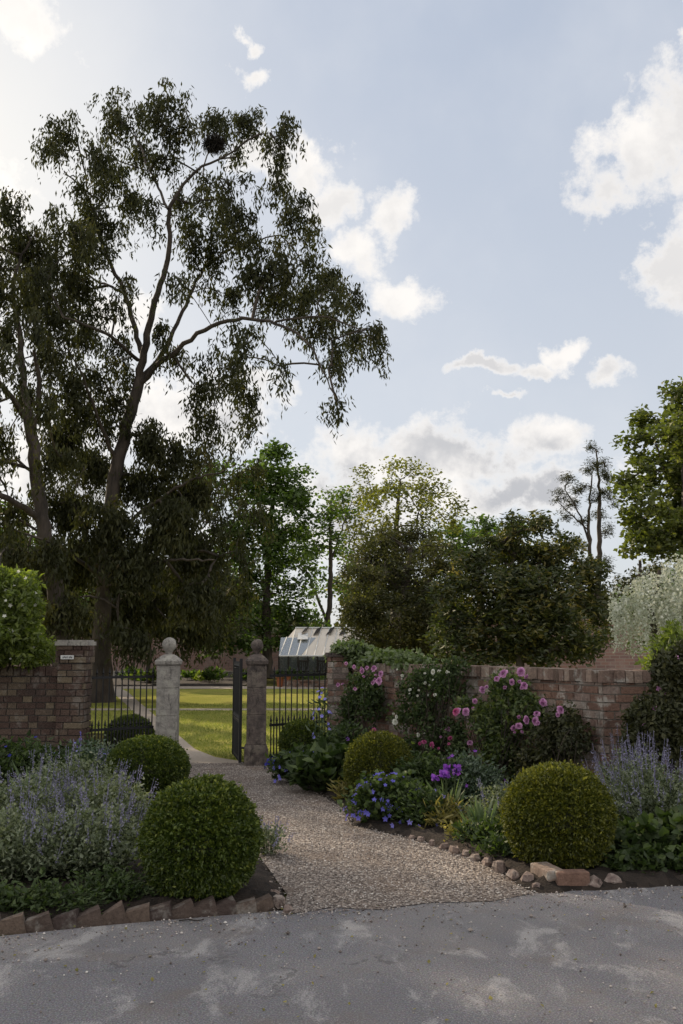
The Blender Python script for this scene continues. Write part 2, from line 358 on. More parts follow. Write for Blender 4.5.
poly_sheet('ground', [(-400, -60), (400, -60), (400, 700), (-400, 700)], -.012, m_rough)

DL = [(-30, 1.6), (-6, 4.25)] + [tuple(G(x, y)[:2]) for x, y in ((0, 936), (120, 924), (265, 912), (400, 900), (530, 890), (683, 886))] + [(8, 6.55), (30, 8)]
poly_sheet('driveway', [(-30, -25), (30, -25)] + DL[::-1], 0.0, m_asph)
PL = [G(x, y)[:2] for x, y in ((282, 916), (287, 895), (262, 860), (215, 800), (185, 775), (178, 764))]      # left path edge
PR = [G(x, y)[:2] for x, y in ((262, 763), (285, 780), (318, 794), (342, 808), (352, 826), (392, 835), (430, 845), (470, 858), (505, 876), (532, 894))]
poly_sheet('gravel_path', [*PL] + [*PR] + [tuple(G(x, y)[:2]) for x, y in ((490, 902), (430, 903), (380, 910), (330, 908))], .004, m_grav)
# beyond the gate
LW = [(-30, 13.2)] + [tuple(G(x, y)[:2]) for x, y in ((176, 733), (195, 749), (215, 758), (247, 763))] + [(-1.2, 12.9), (8, 13.2), (8, 33.6), (-30, 33.6)]
poly_sheet('lawn', [tuple(G(176, 733)[:2]), tuple(G(195, 749)[:2]), tuple(G(215, 757)[:2]), tuple(G(247, 762)[:2]), (-.9, 12.9), (9, 13.4), (9, 33.6), (-30, 33.6), (-30, 16.5)], -.004, m_lawn)
gp = [G(178, 765), G(247, 765), G(240, 761), G(215, 757), G(195, 749), G(176, 733), G(160, 720), G(152, 713), G(138, 701), G(128, 692), G(116, 686), G(104, 686), G(118, 697), G(134, 712), G(142, 722), G(150, 738), G(158, 752)]
poly_sheet('garden_path', [tuple(q[:2]) for q in gp], .0, m_path)
poly_sheet('cross_path', [(-7, 22.6), (9, 22.6), (9, 23.25), (-7, 23.25)], .002, m_path)
poly_sheet('paved_terrace', [(-9.2, 33.6), (9, 33.6), (9, 35.6), (-9.2, 35.6)], .004, m_path)

def in_poly(x, y, poly):
    c = np.zeros(x.shape, bool); n = len(poly)
    for i in range(n):
        x0, y0 = poly[i][:2]; x1, y1 = poly[(i + 1) % n][:2]
        cond = ((y0 > y) != (y1 > y)) & (x < (x1 - x0) * (y - y0) / (y1 - y0 + 1e-12) + x0); c ^= cond
    return c
def edge_dist(x, y, poly):
    d = np.full(x.shape, 1e9); n = len(poly)
    for i in range(n):
        a = np.array(poly[i][:2]); b = np.array(poly[(i + 1) % n][:2]); ab = b - a
        t = np.clip(((x - a[0]) * ab[0] + (y - a[1]) * ab[1]) / (ab @ ab + 1e-12), 0, 1)
        d = np.minimum(d, np.hypot(x - a[0] - t * ab[0], y - a[1] - t * ab[1]))
    return d
def bed(name, poly, step=.07, h=.045):
    P_ = np.array([q[:2] for q in poly]); x0, y0 = P_.min(0) - .1; x1, y1 = P_.max(0) + .1
    xs = np.arange(x0, x1, step); ys = np.arange(y0, y1, step); X, Y = np.meshgrid(xs, ys)
    ins = in_poly(X, Y, poly); d = edge_dist(X, Y, poly)
    Z = np.where(ins, np.minimum(d * .35, h) + .004, -.03) + np.where(ins, rng.normal(0, .008, X.shape), 0)
    nx = len(xs); ny = len(ys); i = (np.arange(ny - 1)[:, None] * nx + np.arange(nx - 1)[None]).ravel()
    keep = (ins.ravel()[i] | ins.ravel()[i + 1] | ins.ravel()[i + nx] | ins.ravel()[i + nx + 1])
    i = i[keep]; mb = MB(); mb.add(np.c_[X.ravel(), Y.ravel(), Z.ravel()], np.stack([i, i + 1, i + nx + 1, i + nx], -1), rng.random(len(i)))
    return tag(mb.build(name, m_soil, smooth=True), kind='structure')
PIER_L = P(70, 700, 11.5)
pillL = P(168, 700, 12.25); pillR = P(256.5, 700, 12.45)
C_ = G(607, 813); S_ = G(337, 756)
bed('left_border_soil', [(-7, 4.3)] + [(q[0] - .03, q[1] + .09) for q in DL[2:5]] + [tuple(q) for q in PL] + [(pillL[0], 12.3), (-3.2, 12), (-7, 11.6)])
bed('right_border_soil', [tuple(q) for q in PR] + [DL[7], (8, 6.6), (8, 8.6), (C_[0], C_[1]), (S_[0] + .1, S_[1]), (-.9, 12.5)])
poly_sheet('far_border_soil', [(-16, 36.0), (-3.5, 36.0), (-3.5, 45), (-16, 45)], .004, m_soil)

# loose stones on the path
poly = [tuple(q) for q in PL] + [tuple(q) for q in PR]
n = 60000; X = rng.uniform(-2, 2.2, n); Y = rng.uniform(5.2, 12.6, n)
fr = vnoise(np.c_[X, Y, 0 * X], 6) * .12
keep = (in_poly(X, Y, poly) | (edge_dist(X, Y, poly) < np.abs(rng.normal(0, .05, n)) + np.maximum(fr, 0) * .6)) & (rng.random(n) < np.clip(1.25 - (Y - 5) / 9, .25, 1) * np.clip(.75 + .6 * vnoise(np.c_[X, Y, 0 * X], 1.4, 2), .25, 1))
X, Y = X[keep], Y[keep]; k = len(X); mb = MB(); a = rng.uniform(0, 6.3, k)
mb.inst(*STONE, np.c_[X, Y, np.full(k, .009)], np.c_[np.cos(a), np.sin(a), rng.normal(0, .2, k)], np.c_[-np.sin(a), np.cos(a), rng.normal(0, .2, k)],
        np.c_[rng.uniform(.008, .021, k), rng.uniform(.007, .015, k), rng.uniform(.005, .012, k)], rng.random(k))
def stones_mat():
    m, t, out = newmat('loose_stone'); p = N(t, 'ShaderNodeBsdfPrincipled'); p.inputs['Roughness'].default_value = .8
    a = N(t, 'ShaderNodeAttribute', attribute_name='var')
    t.links.new(ramp(t, a.outputs['Fac'], [(0, (.09, .07, .06)), (.35, (.22, .18, .155)), (.7, (.36, .31, .28)), (.9, (.50, .44, .39)), (1, (.72, .68, .63))]), p.inputs[0])
    t.links.new(p.outputs[0], out.inputs[0]); return m
m_st = stones_mat()
tag(mb.build('loose_gravel', m_st), 'loose pinkish brown gravel stones lying on the path to the gate', 'gravel', kind='stuff')
# grit strewn over the drive
n = 26000; X = rng.uniform(-3.5, 4, n); Y = 4 + 2.8 * rng.random(n); ed = np.interp(X, [q[0] for q in DL], [q[1] for q in DL])
keep = (Y < ed) & (rng.random(n) < .05 + np.exp(-(ed - Y) / .3) * .8 + (np.abs(X - .55) < 1.1) * np.exp(-(ed - Y) / .16) * 1.0); X, Y = X[keep], Y[keep]; k = len(X); a = rng.uniform(0, 6.3, k); mb = MB(); sz = rng.gamma(2.2, .0026, k) + .003
mb.inst(*STONE, np.c_[X, Y, sz * .3], np.c_[np.cos(a), np.sin(a), 0 * a], np.c_[-np.sin(a), np.cos(a), 0 * a], sz, rng.random(k))
tag(mb.build('driveway_grit', m_st), 'small loose grit and chippings scattered over the asphalt drive', 'grit', kind='stuff')

# blades of grass on the near lawn
k = 52000; Y = 13.0 + 12 * rng.random(k) ** 1.4; X = rng.uniform(-6.5, 1.5, k); lw_poly = [tuple(G(176, 733)[:2]), tuple(G(195, 749)[:2]), tuple(G(215, 757)[:2]), tuple(G(247, 762)[:2]), (-.9, 12.9), (9, 13.4), (9, 33), (-30, 33), (-30, 16.5)]
keep = in_poly(X, Y, lw_poly) & ~in_poly(X, Y, [tuple(q[:2]) for q in gp]) & ~((Y > 22.55) & (Y < 23.3)); X, Y = X[keep], Y[keep]; k = len(X); a = rvec(k); a[:, 2] = np.abs(a[:, 2]) + .5; mb = MB()
mb.inst(*DIA, np.c_[X, Y, np.zeros(k) - .004], a, rvec(k), np.c_[rng.uniform(.03, .07, k), np.full(k, .008), np.full(k, .008)], np.clip(rng.normal(.5, .2, k) + .3 * vnoise(np.c_[X, Y, 0 * X], 1.2), 0, 1))
m_blade = foliage('grass_blade', [(0, (.09, .115, .025)), (.6, (.21, .24, .055)), (1, (.36, .33, .11))], .35, .03)
tag(mb.build('lawn_grass', m_blade), 'short mown grass blades of the lawn just beyond the gate', 'grass', kind='stuff')

# ------------------------------------------------------------------ brickwork
def bricks(mb, a, b, z0, z1, row=.073, L=.215, side=1, proud=.012, thick=.03):
    """brick faces laid along a->b (xy), side=+1: outward normal is to the right of a->b"""
    a = np.array(a[:2], float); b = np.array(b[:2], float); ln = np.linalg.norm(b - a); u = (b - a) / ln; nm = np.array([u[1], -u[0]]) * side
    rz = math.atan2(u[1], u[0]); z = z0; r = 0
    while z < z1 - .02:
        h = min(row - .011, z1 - z - .004); x = -L * rng.random() * .3 - (L / 2 if r % 2 else 0)
        while x < ln:
            w = (L if rng.random() < .65 else L / 2) + rng.normal(0, .004); x0 = max(x, 0); x1 = min(x + w - .011, ln)
            if x1 - x0 > .03:
                c = a + u * (x0 + x1) / 2 + nm * (proud - thick / 2 + rng.normal(0, .0025))
                mb.box((c[0], c[1], z + h / 2), (x1 - x0, thick, h + rng.normal(0, .0015)), rz + rng.normal(0, .008), rng.random())
            x += w
        z += row; r += 1
def slab(mb, a, b, z0, z1, th, rz=None):
    a = np.array(a[:2]); b = np.array(b[:2]); c = (a + b) / 2; u = b - a
    mb.box((c[0], c[1], (z0 + z1) / 2), (np.linalg.norm(u), th, z1 - z0), math.atan2(u[1], u[0]))

# right garden wall: slanting run to the corner, then parallel run
HW = 1.226 - .105
wr = thing('brick_wall', 'weathered red brick garden wall with brick-on-edge coping, turning a corner on the right', 'wall', (C_[0], C_[1], 0))
O = np.array([C_[0], C_[1], 0]); uw = nrm(C_[:2] - S_[:2]); nw = np.array([uw[1], -uw[0]])   # nw: outward (camera-left) side
if nw[0] > 0: nw = -nw
core = MB(); th = .23
a0, c0 = S_[:2], C_[:2]; r0 = np.array([9.5, C_[1]])
slab(core, a0 - nw * th / 2 - O[:2], c0 - nw * th / 2 - uw * .0 - O[:2], 0, HW, th)
slab(core, c0 + np.array([0, th / 2]) + (.03, 0) - O[:2], r0 + np.array([0, th / 2]) - O[:2], 0, HW - .002, th)
core.build('mortar_core', m_mortar, wr)
fc = MB()
bricks(fc, a0 - O[:2], c0 - O[:2], 0, HW, side=-1 if np.dot(nw, [uw[1], -uw[0]]) < 0 else 1)
bricks(fc, c0 - O[:2], r0 - O[:2], 0, HW, side=1)
fc.build('brickwork', m_brick, wr)
cp = MB()
def coping(mb, a, b, off, z, w=.30, n_=.075):
    a = np.array(a); b = np.array(b); ln = np.linalg.norm(b - a); u = (b - a) / ln; x = 0; rz = math.atan2(u[1], u[0])
    while x < ln:
        ww = n_ + rng.normal(0, .004); c = a + u * (x + ww / 2) + off + rng.normal(0, .003, 2)
        mb.box((c[0], c[1], z + .0525 + rng.normal(0, .002)), (ww - .007, w, .105), rz + rng.normal(0, .01), rng.random()); x += ww
coping(cp, a0 - O[:2], c0 + uw * .0 - O[:2], -nw * th / 2, HW)
coping(cp, c0 + np.array([.12, 0]) - O[:2], r0 - O[:2], np.array([0, th / 2]), HW)
slab(cp, a0 - nw * th / 2 - O[:2], c0 - nw * th / 2 - O[:2], HW + .004, HW + .095, .26)
slab(cp, c0 + np.array([.1, th / 2]) - O[:2], r0 + np.array([0, th / 2]) - O[:2], HW + .006, HW + .092, .26)
cp.build('coping', m_coping, wr)

# brick pier where the wall meets the railings
PR_ = P(338, 700, 13.1); pr = thing('brick_pier', 'narrow pink brick end pier under ivy, right of the railings', 'pier', (PR_[0], PR_[1], 0))
cc = MB(); cc.box((0, 0, .61), (.26, .30, 1.22)); cc.build('mortar_core', m_mortar, pr)
fb_ = MB(); q = [(-.13, -.15), (.13, -.15), (.13, .15), (-.13, .15)]
for i in range(4): bricks(fb_, q[i], q[(i + 1) % 4], 0, 1.3, side=1)
fb_.build('brickwork', m_brick, pr)
cc = MB(); cc.box((0, 0, 1.325), (.33, .37, .05)); cc.build('pier_cap', m_stone_d, pr)

# left wall and pier with plaque
pl = thing('brick_wall', 'dark weathered brick wall on the left ending in a taller capped pier with a small white plaque', 'wall', (PIER_L[0], 11.5, 0))
wl = MB(); slab(wl, (-7, .17), (-.15, .17), 0, 1.1, .2); wl.box((0, .17, .72), (.29, .31, 1.44)); wl.build('mortar_core', m_mortar_d, pl)
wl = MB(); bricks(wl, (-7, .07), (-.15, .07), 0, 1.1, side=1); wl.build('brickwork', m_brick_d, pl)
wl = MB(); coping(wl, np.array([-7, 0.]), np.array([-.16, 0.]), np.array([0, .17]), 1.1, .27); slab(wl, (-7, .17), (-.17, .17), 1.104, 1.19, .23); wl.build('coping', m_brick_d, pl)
wl = MB(); q = [(-.15, .01), (.15, .01), (.15, .33), (-.15, .33)]
for i in range(4): bricks(wl, q[i], q[(i + 1) % 4], 0, 1.25, side=1)
q = [(-.17, -.01), (.17, -.01), (.17, .35), (-.17, .35)]
for i in range(4): bricks(wl, q[i], q[(i + 1) % 4], 1.25, 1.44, side=1)
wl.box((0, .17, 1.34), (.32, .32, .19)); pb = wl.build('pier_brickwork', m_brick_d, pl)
wl = MB(); wl.box((0, .17, 1.465), (.375, .42, .045)); wl.box((0, .17, 1.495), (.33, .37, .02)); wl.build('pier_cap', m_stone, pl)
wl = MB(); wl.box((-.04, -.032, 1.31), (.15, .008, .045)); pq = wl.build('plaque', m_white, pl)
wl = MB()
for i, x in enumerate((-.085, -.07, -.055, -.04, -.017, -.002, .013)): wl.box((x, -.038, 1.31 + (.002 if i % 2 else -.002)), (.009, .003, .018))
wl.build('plaque_lettering', m_ink, pq)

# ------------------------------------------------------------------ stone gate pillars
def pillar(loc, label, mat, w, h, br, rz):
    t = thing('gate_pillar', label, 'gate pillar', loc, rz, 'stone gate pillars with ball finials'); w2 = w / 2
    def sq(prof, name):
        mb = MB(); mb.lathe(prof, square=True); return mb.build(name, mat, t)
    sq([(w2 * 1.22, 0), (w2 * 1.22, .20), (w2 * 1.12, .235), (w2 * 1.02, .245)], 'plinth')
    mb = MB(); z = .245; i = 0
    for hh in (.36, .33, .30, .4):
        z1 = min(z + hh, h); ww = w2 * (1 + .006 * (-1) ** i); mb.lathe([(ww - .006, z), (ww, z + .006), (ww, z1 - .008), (ww - .006, z1 - .002)], square=True); z = z1; i += 1
        if z >= h: break
    mb.build('shaft', mat, t)
    sq([(w2, h - .002), (w2 * 1.16, h + .02), (w2 * 1.2, h + .055), (w2 * 1.08, h + .075), (w2 * .7, h + .115), (w2 * .42, h + .135)], 'capital')
    mb = MB(); prof = [(br * .45, 0), (br * .38, .02), (br * .5, .03)] + [(max(.004, br * math.sin(a)), .03 + br - br * math.cos(a)) for a in np.linspace(.55, math.pi, 12)]
    mb.lathe(prof, (0, 0, h + .132), 20); V = mb.v[0]; V += (vnoise(V, 22) * .007)[:, None]
    mb.build('ball_finial', mat, t, smooth=True); return t
pillar((pillL[0], 12.25, 0), 'pale grey limestone gate pillar with ball finial, left of the opening', m_stone, .255, 1.20, .088, R(4))
pillar((pillR[0], 12.45, 0), 'dark lichened stone gate pillar with ball finial, beside the open iron gate', m_stone_d, .235, 1.20, .078, R(6))

# ------------------------------------------------------------------ iron railings and gate
def spear(mb, x, z, s=1.0):
    mb.lathe([(.005, z - .02), (.013 * s, z - .005), (.006, z + .004), (.016 * s, z + .022), (.011 * s, z + .04), (.001, z + .085 * s)], (x, 0, 0), 8)
def railing(name, label, cat, a, b, nb, htop=1.10, rails=(.10, .47, 1.07), dog=.50, solid_edge=False):
    a = np.array(a); b = np.array(b); u = b - a; ln = np.linalg.norm(u)
    t = thing(name, label, cat, (a[0], a[1], 0), math.atan2(u[1], u[0]))
    for z in rails:
        mb = MB(); mb.box((ln / 2, 0, z), (ln, .012, .03)); mb.build('rail', m_iron, t)
    sp = ln / nb; mt = ms = None
    for i in range(nb):
        for kind, off, hz in (('bar', .5, htop), ('dog_bar', 0, dog)):
            x = sp * (i + off) + .02
            if kind == 'bar' and mt: o = mt.copy()
            elif kind == 'dog_bar' and ms: o = ms.copy()
            else:
                mb = MB(); mb.tube([(0, 0, .02), (0, 0, hz)], .008, 6); spear(mb, 0, hz, 1.0); o = mb.build(kind, m_iron, t)
                if kind == 'bar': mt = o
                else: ms = o
                o.location = (x, 0, 0); continue
            COL.objects.link(o); o.parent = t; o.location = (x, 0, 0)
    return t
pe = P(88, 700, 11.6)
railing('iron_railing', 'black spear-topped iron railing between the left brick pier and pale pillar', 'railing', (pe[0], 11.75), (pillL[0] - .17, 12.25), 10)
railing('iron_railing', 'black spear-topped iron railing between the dark pillar and ivy-topped brick pier', 'railing', (pillR[0] + .16, 12.5), (PR_[0] - .15, 13.05), 10)
ga, gb = np.array([pillR[0] - .2, 12.5]), np.array([P(234, 700, 13.45)[0], 13.45])
gt = railing('iron_gate', 'tall black iron garden gate standing open beside the dark pillar', 'gate', ga, gb, 11, 1.16, (.06, .5, 1.2), .52)
ln = np.linalg.norm(gb - ga)
mb = MB()
for x in (0, ln): mb.box((x, 0, .65), (.045, .035, 1.26))
mb.box((ln / 2, 0, .30), (ln - .05, .006, .42)); mb.build('gate_frame', m_iron, gt)
mb = MB(); mb.tube([(0, 0, 1.1), (-.08, -.06, 1.1)], .014, 6); mb.build('hinge', m_iron, gt)
mb = MB(); mb.tube([(0, 0, .2), (-.08, -.06, .2)], .014, 6); mb.build('hinge', m_iron, gt)

# ------------------------------------------------------------------ edging
eb = None
tmb = MB()
V = np.array([[-.085, -.05, -.05], [.085, -.05, -.05], [.085, .05, -.05], [-.085, .05, -.05], [-.075, -.05, .045], [.06, -.045, .105], [.06, .045, .105], [-.075, .05, .045]])
tmb.add(V, [[0, 3, 2, 1], [4, 5, 6, 7], [0, 1, 5, 4], [1, 2, 6, 5], [2, 3, 7, 6], [3, 0, 4, 7]], rng.random(6))
xs = [-14, 10, 37, 64, 88, 112, 136, 159, 181, 203, 224, 245, 262]
for i, px in enumerate(xs):
    py = np.interp(px, [0, 265], [932, 909]); g = G(px, py)
    lab = 'upright dog-tooth edging brick in the row between left border and drive'
    if i == 0: o = tmb.build('edging_brick', m_brick_e); eb = o
    else: o = eb.copy(); o.data = eb.data.copy(); COL.objects.link(o)
    co = np.array([v.co[:] for v in o.data.vertices]); co += rng.normal(0, .005, co.shape); o.data.vertices.foreach_set('co', co.ravel())
    o.data.attributes['var'].data.foreach_set('value', np.full(6, rng.random(), 'f'))
    o.location = (g[0], g[1] + .03, 0); o.rotation_euler = (0, rng.normal(0, .05), math.atan2(.9, 4) + rng.normal(0, .06)); sc = .86 if i > 9 else 1; o.scale = (sc * .86, 1, sc * rng.uniform(.66, .78))
    tag(o, lab if i < 12 else 'small end edging brick of the dog-tooth row nearest the gravel path', 'brick', 'dog-tooth edging bricks')
# block at the right corner and stones along the right edge
def brickblock(px, py, size, rz, lab, mat, name='edging_brick'):
    g = G(px, py); mb = MB(); mb.box((0, 0, size[2] / 2), size, 0, .22 if mat is m_brick else .8)
    me = mb.build(name, mat); me.location = (g[0], g[1] + .04, .012); me.rotation_euler = (rng.normal(0, .04), rng.normal(0, .04), rz)
    bv = me.modifiers.new('bevel', 'BEVEL'); bv.width = .008; bv.segments = 2; return tag(me, lab, 'brick')
brickblock(573, 889, (.20, .11, .085), R(4), 'loose red brick lying flat at the corner of the right border', m_brick)
brickblock(549, 885, (.12, .22, .09), R(18), 'pale worn brick laid end-on beside the loose red brick', m_coping)
def rock(px, py, s, lab, group, hz=.8):
    mb = MB(); th_ = np.linspace(0, math.pi, 5); ph = np.arange(6) * 2 * math.pi / 6
    V = np.array([[math.sin(a) * math.cos(b), math.sin(a) * math.sin(b), math.cos(a)] for a in th_ for b in ph]); sd = rng.random() * 20
    r = 1 + .28 * vnoise(V, 1.6, sd); V = V * r[:, None] * np.array([s, s * .8, s * hz]); V += rng.normal(0, s * .11, V.shape) * (np.abs(V[:, 2:3]) < s * hz * .8)
    F = [[i * 6 + j, i * 6 + (j + 1) % 6, (i + 1) * 6 + (j + 1) % 6, (i + 1) * 6 + j] for i in range(4) for j in range(6)]
    mb.add(V, F, rng.random()); g = G(px, py + 4); o = mb.build('edging_stone', m_rock); o.location = (g[0], g[1], s * .5); o.rotation_euler[2] = rng.random() * 6
    return tag(o, lab, 'stone', group)
m_rock = stone_mat('edging_stone', (.33, .25, .21), (.14, .10, .09), (.42, .38, .33), .4)
gr = 'rough stones edging the right border'
for px, py, s, lab in ((594, 884, .055, 'small rough stone just right of the loose red brick'), (613, 882, .06, 'rough stone furthest right beside the drive edge'),
                       (527, 880, .055, 'rough stone left of the pale worn brick'), (514, 876, .05, 'pale rough stone second left of the pale worn brick'), (500, 868, .06, 'pinkish stone where the path edge nears the box ball')):
    rock(px, py, s, lab, gr)
for px, py, s in ((488, 862, .05), (476, 857, .045), (466, 853, .04), (455, 850, .045), (444, 846, .04), (432, 842, .035), (421, 838, .035), (412, 836, .03), (536, 886, .035)):
    rock(px, py, s, 'small rough stone in the line edging the gravel path below the irises', gr)
for px, py, s in ((279, 903, .05), (275, 893, .035), (288, 909, .035), (270, 884, .03)):
    rock(px, py, s, 'small rough stone at the left path mouth beside the large box ball', 'rough stones at the left of the path mouth')

# ------------------------------------------------------------------ foliage palettes
f_box = foliage('box_leaf', [(0, (.016, .030, .006)), (.5, (.055, .085, .012)), (.8, (.12, .15, .02)), (1, (.24, .25, .035))], .22, .04, .45)
f_box_y = foliage('box_leaf_golden', [(0, (.018, .026, .005)), (.5, (.075, .088, .010)), (.8, (.16, .16, .018)), (1, (.30, .28, .03))], .22, .04, .45)
f_euc = foliage('eucalyptus_leaf', [(0, (.016, .019, .008)), (.6, (.040, .044, .016)), (.9, (.07, .068, .024)), (1, (.11, .06, .035))], .27, .025, .6)
f_mid = foliage('green_leaf', [(0, (.03, .055, .012)), (.6, (.07, .12, .022)), (1, (.13, .19, .04))], .45)
f_light = foliage('light_green_leaf', [(0, (.06, .085, .015)), (.6, (.13, .175, .026)), (1, (.22, .26, .045))], .45)
f_plane = foliage('plane_leaf', [(0, (.045, .06, .014)), (.6, (.10, .125, .028)), (1, (.19, .20, .05))], .4)
f_pale = foliage('pale_olive_leaf', [(0, (.07, .08, .02)), (.6, (.14, .15, .035)), (1, (.26, .24, .07))], .5)
f_dark = foliage('dark_olive_leaf', [(0, (.018, .022, .008)), (.6, (.045, .05, .016)), (1, (.09, .085, .03))], .25)
f_holm = foliage('holm_oak_leaf', [(0, (.02, .025, .008)), (.6, (.05, .056, .017)), (1, (.13, .12, .035))], .3)
f_mag = foliage('magnolia_leaf', [(0, (.02, .028, .009)), (.5, (.045, .062, .017)), (.8, (.12, .115, .03)), (1, (.32, .25, .08))], .35, .06, .5)
f_grey = foliage('catmint_leaf', [(0, (.06, .08, .045)), (.5, (.15, .18, .11)), (1, (.32, .34, .24))], .3)
f_bed = foliage('border_leaf', [(0, (.016, .030, .009)), (.6, (.045, .075, .02)), (1, (.11, .15, .045))], .3, .04)
f_blue = foliage('blue_green_leaf', [(0, (.03, .055, .035)), (.6, (.07, .115, .07)), (1, (.14, .19, .12))], .3, .08)
f_iris = foliage('iris_leaf', [(0, (.05, .085, .045)), (1, (.13, .18, .09))], .35, .06)
f_ivy = foliage('ivy_leaf', [(0, (.03, .06, .015)), (1, (.12, .17, .04))], .35, .1)
f_stem = solid('green_stem', (.06, .08, .03), .8)
f_yel = foliage('yellowing_leaf', [(0, (.12, .12, .03)), (1, (.34, .28, .09))], .35)
p_pink = petal('pink_petal', (.42, .16, .36), (.74, .42, .64)); p_deep = petal('deep_pink_petal', (.45, .05, .20), (.68, .20, .40))
p_blue = petal('blue_petal', (.14, .13, .62), (.33, .30, .85)); p_lav = petal('lavender_petal', (.20, .19, .30), (.38, .36, .48))
p_violet = petal('violet_petal', (.13, .03, .28), (.27, .08, .48)); p_white = petal('white_petal', (.62, .62, .52), (.85, .85, .78)); p_wis = petal('wisteria_petal', (.30, .34, .22), (.74, .75, .66), .3)
p_navy = petal('deep_blue_petal', (.03, .03, .30), (.08, .07, .5)); p_red = petal('red_petal', (.5, .04, .03), (.7, .12, .06))

# ------------------------------------------------------------------ box balls
def box_ball(name, label, px, py_base, w_m, h_m, nl, mat, leaf=.021, lump=.04, yoff=0):
    g = G(px, py_base); g[1] += yoff
    t = thing(name, label, 'box ball', (g[0], g[1], 0), 0, 'clipped box balls in the borders')
    rx = w_m / 2; rz_ = h_m / 2
    d = rvec(nl); d = d[d[:, 2] > -.85]; k = len(d)
    shape = 1 + lump * vnoise(d, 3.2, 1) + lump * .9 * vnoise(d, 9, 2) + .016 * vnoise(d, 26, 3)
    flat = np.sign(d) * np.abs(d) ** .87; flat = nrm(flat)
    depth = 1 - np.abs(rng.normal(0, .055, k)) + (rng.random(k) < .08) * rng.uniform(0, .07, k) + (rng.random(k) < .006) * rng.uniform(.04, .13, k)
    pos = flat * (shape * depth)[:, None] * np.array([rx, rx, rz_]) + np.array([0, 0, rz_ * .96])
    ax = nrm(d + rvec(k) * .9); sd = rvec(k); s = leaf * rng.uniform(.6, 1.5, k)
    var = np.clip(rng.normal(.40, .2, k) + .22 * vnoise(d, 14, 5) + .3 * np.maximum(d[:, 2], 0) * (rng.random(k)) + (depth - .95) * 2, 0, 1)   # outer tips paler; light on the top painted into the leaf colour
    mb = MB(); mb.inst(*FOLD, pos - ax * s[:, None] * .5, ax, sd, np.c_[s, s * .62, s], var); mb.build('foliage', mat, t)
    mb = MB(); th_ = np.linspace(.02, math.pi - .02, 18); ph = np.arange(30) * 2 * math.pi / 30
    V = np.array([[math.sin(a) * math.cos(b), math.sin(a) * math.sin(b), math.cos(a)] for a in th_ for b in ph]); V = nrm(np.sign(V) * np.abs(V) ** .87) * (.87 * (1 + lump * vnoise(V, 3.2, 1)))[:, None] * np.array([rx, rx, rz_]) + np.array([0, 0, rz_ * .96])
    mb.add(V, [[i * 30 + j, i * 30 + (j + 1) % 30, (i + 1) * 30 + (j + 1) % 30, (i + 1) * 30 + j] for i in range(17) for j in range(30)], .1); mb.build('dark_core', f_dark, t, smooth=True)  # solid core; its dark colour stands in for shade among the inner twigs
    return t
b1 = box_ball('box_ball', 'largest clipped box ball, in the left foreground beside the gravel path', 197, 905, .69, .69, 60000, f_box, .021, .055, yoff=.14)
b2 = box_ball('box_ball', 'yellow-green clipped box ball in the right foreground before the brick corner', 566, 876, .73, .69, 60000, f_box_y, .019, .02, yoff=.18)
b3 = box_ball('box_ball', 'smooth clipped box ball in the right border behind the blue flowers', 380, 806, .66, .66, 34000, f_box_y, .019, .02, yoff=.2)
b4 = box_ball('box_ball', 'clipped box ball in the left border behind the largest one', 145, 800, .80, .60, 34000, f_box, .021, .02, yoff=.1)
b5 = box_ball('box_ball', 'small dark box ball behind the left railing nearest the pale pillar', 126, 762, .64, .58, 18000, f_box, .022, .03, yoff=.2)
b6 = box_ball('box_ball', 'small dark box ball in front of the right railing', 301, 765, .56, .55, 18000, f_box, .022, .03, yoff=.15)

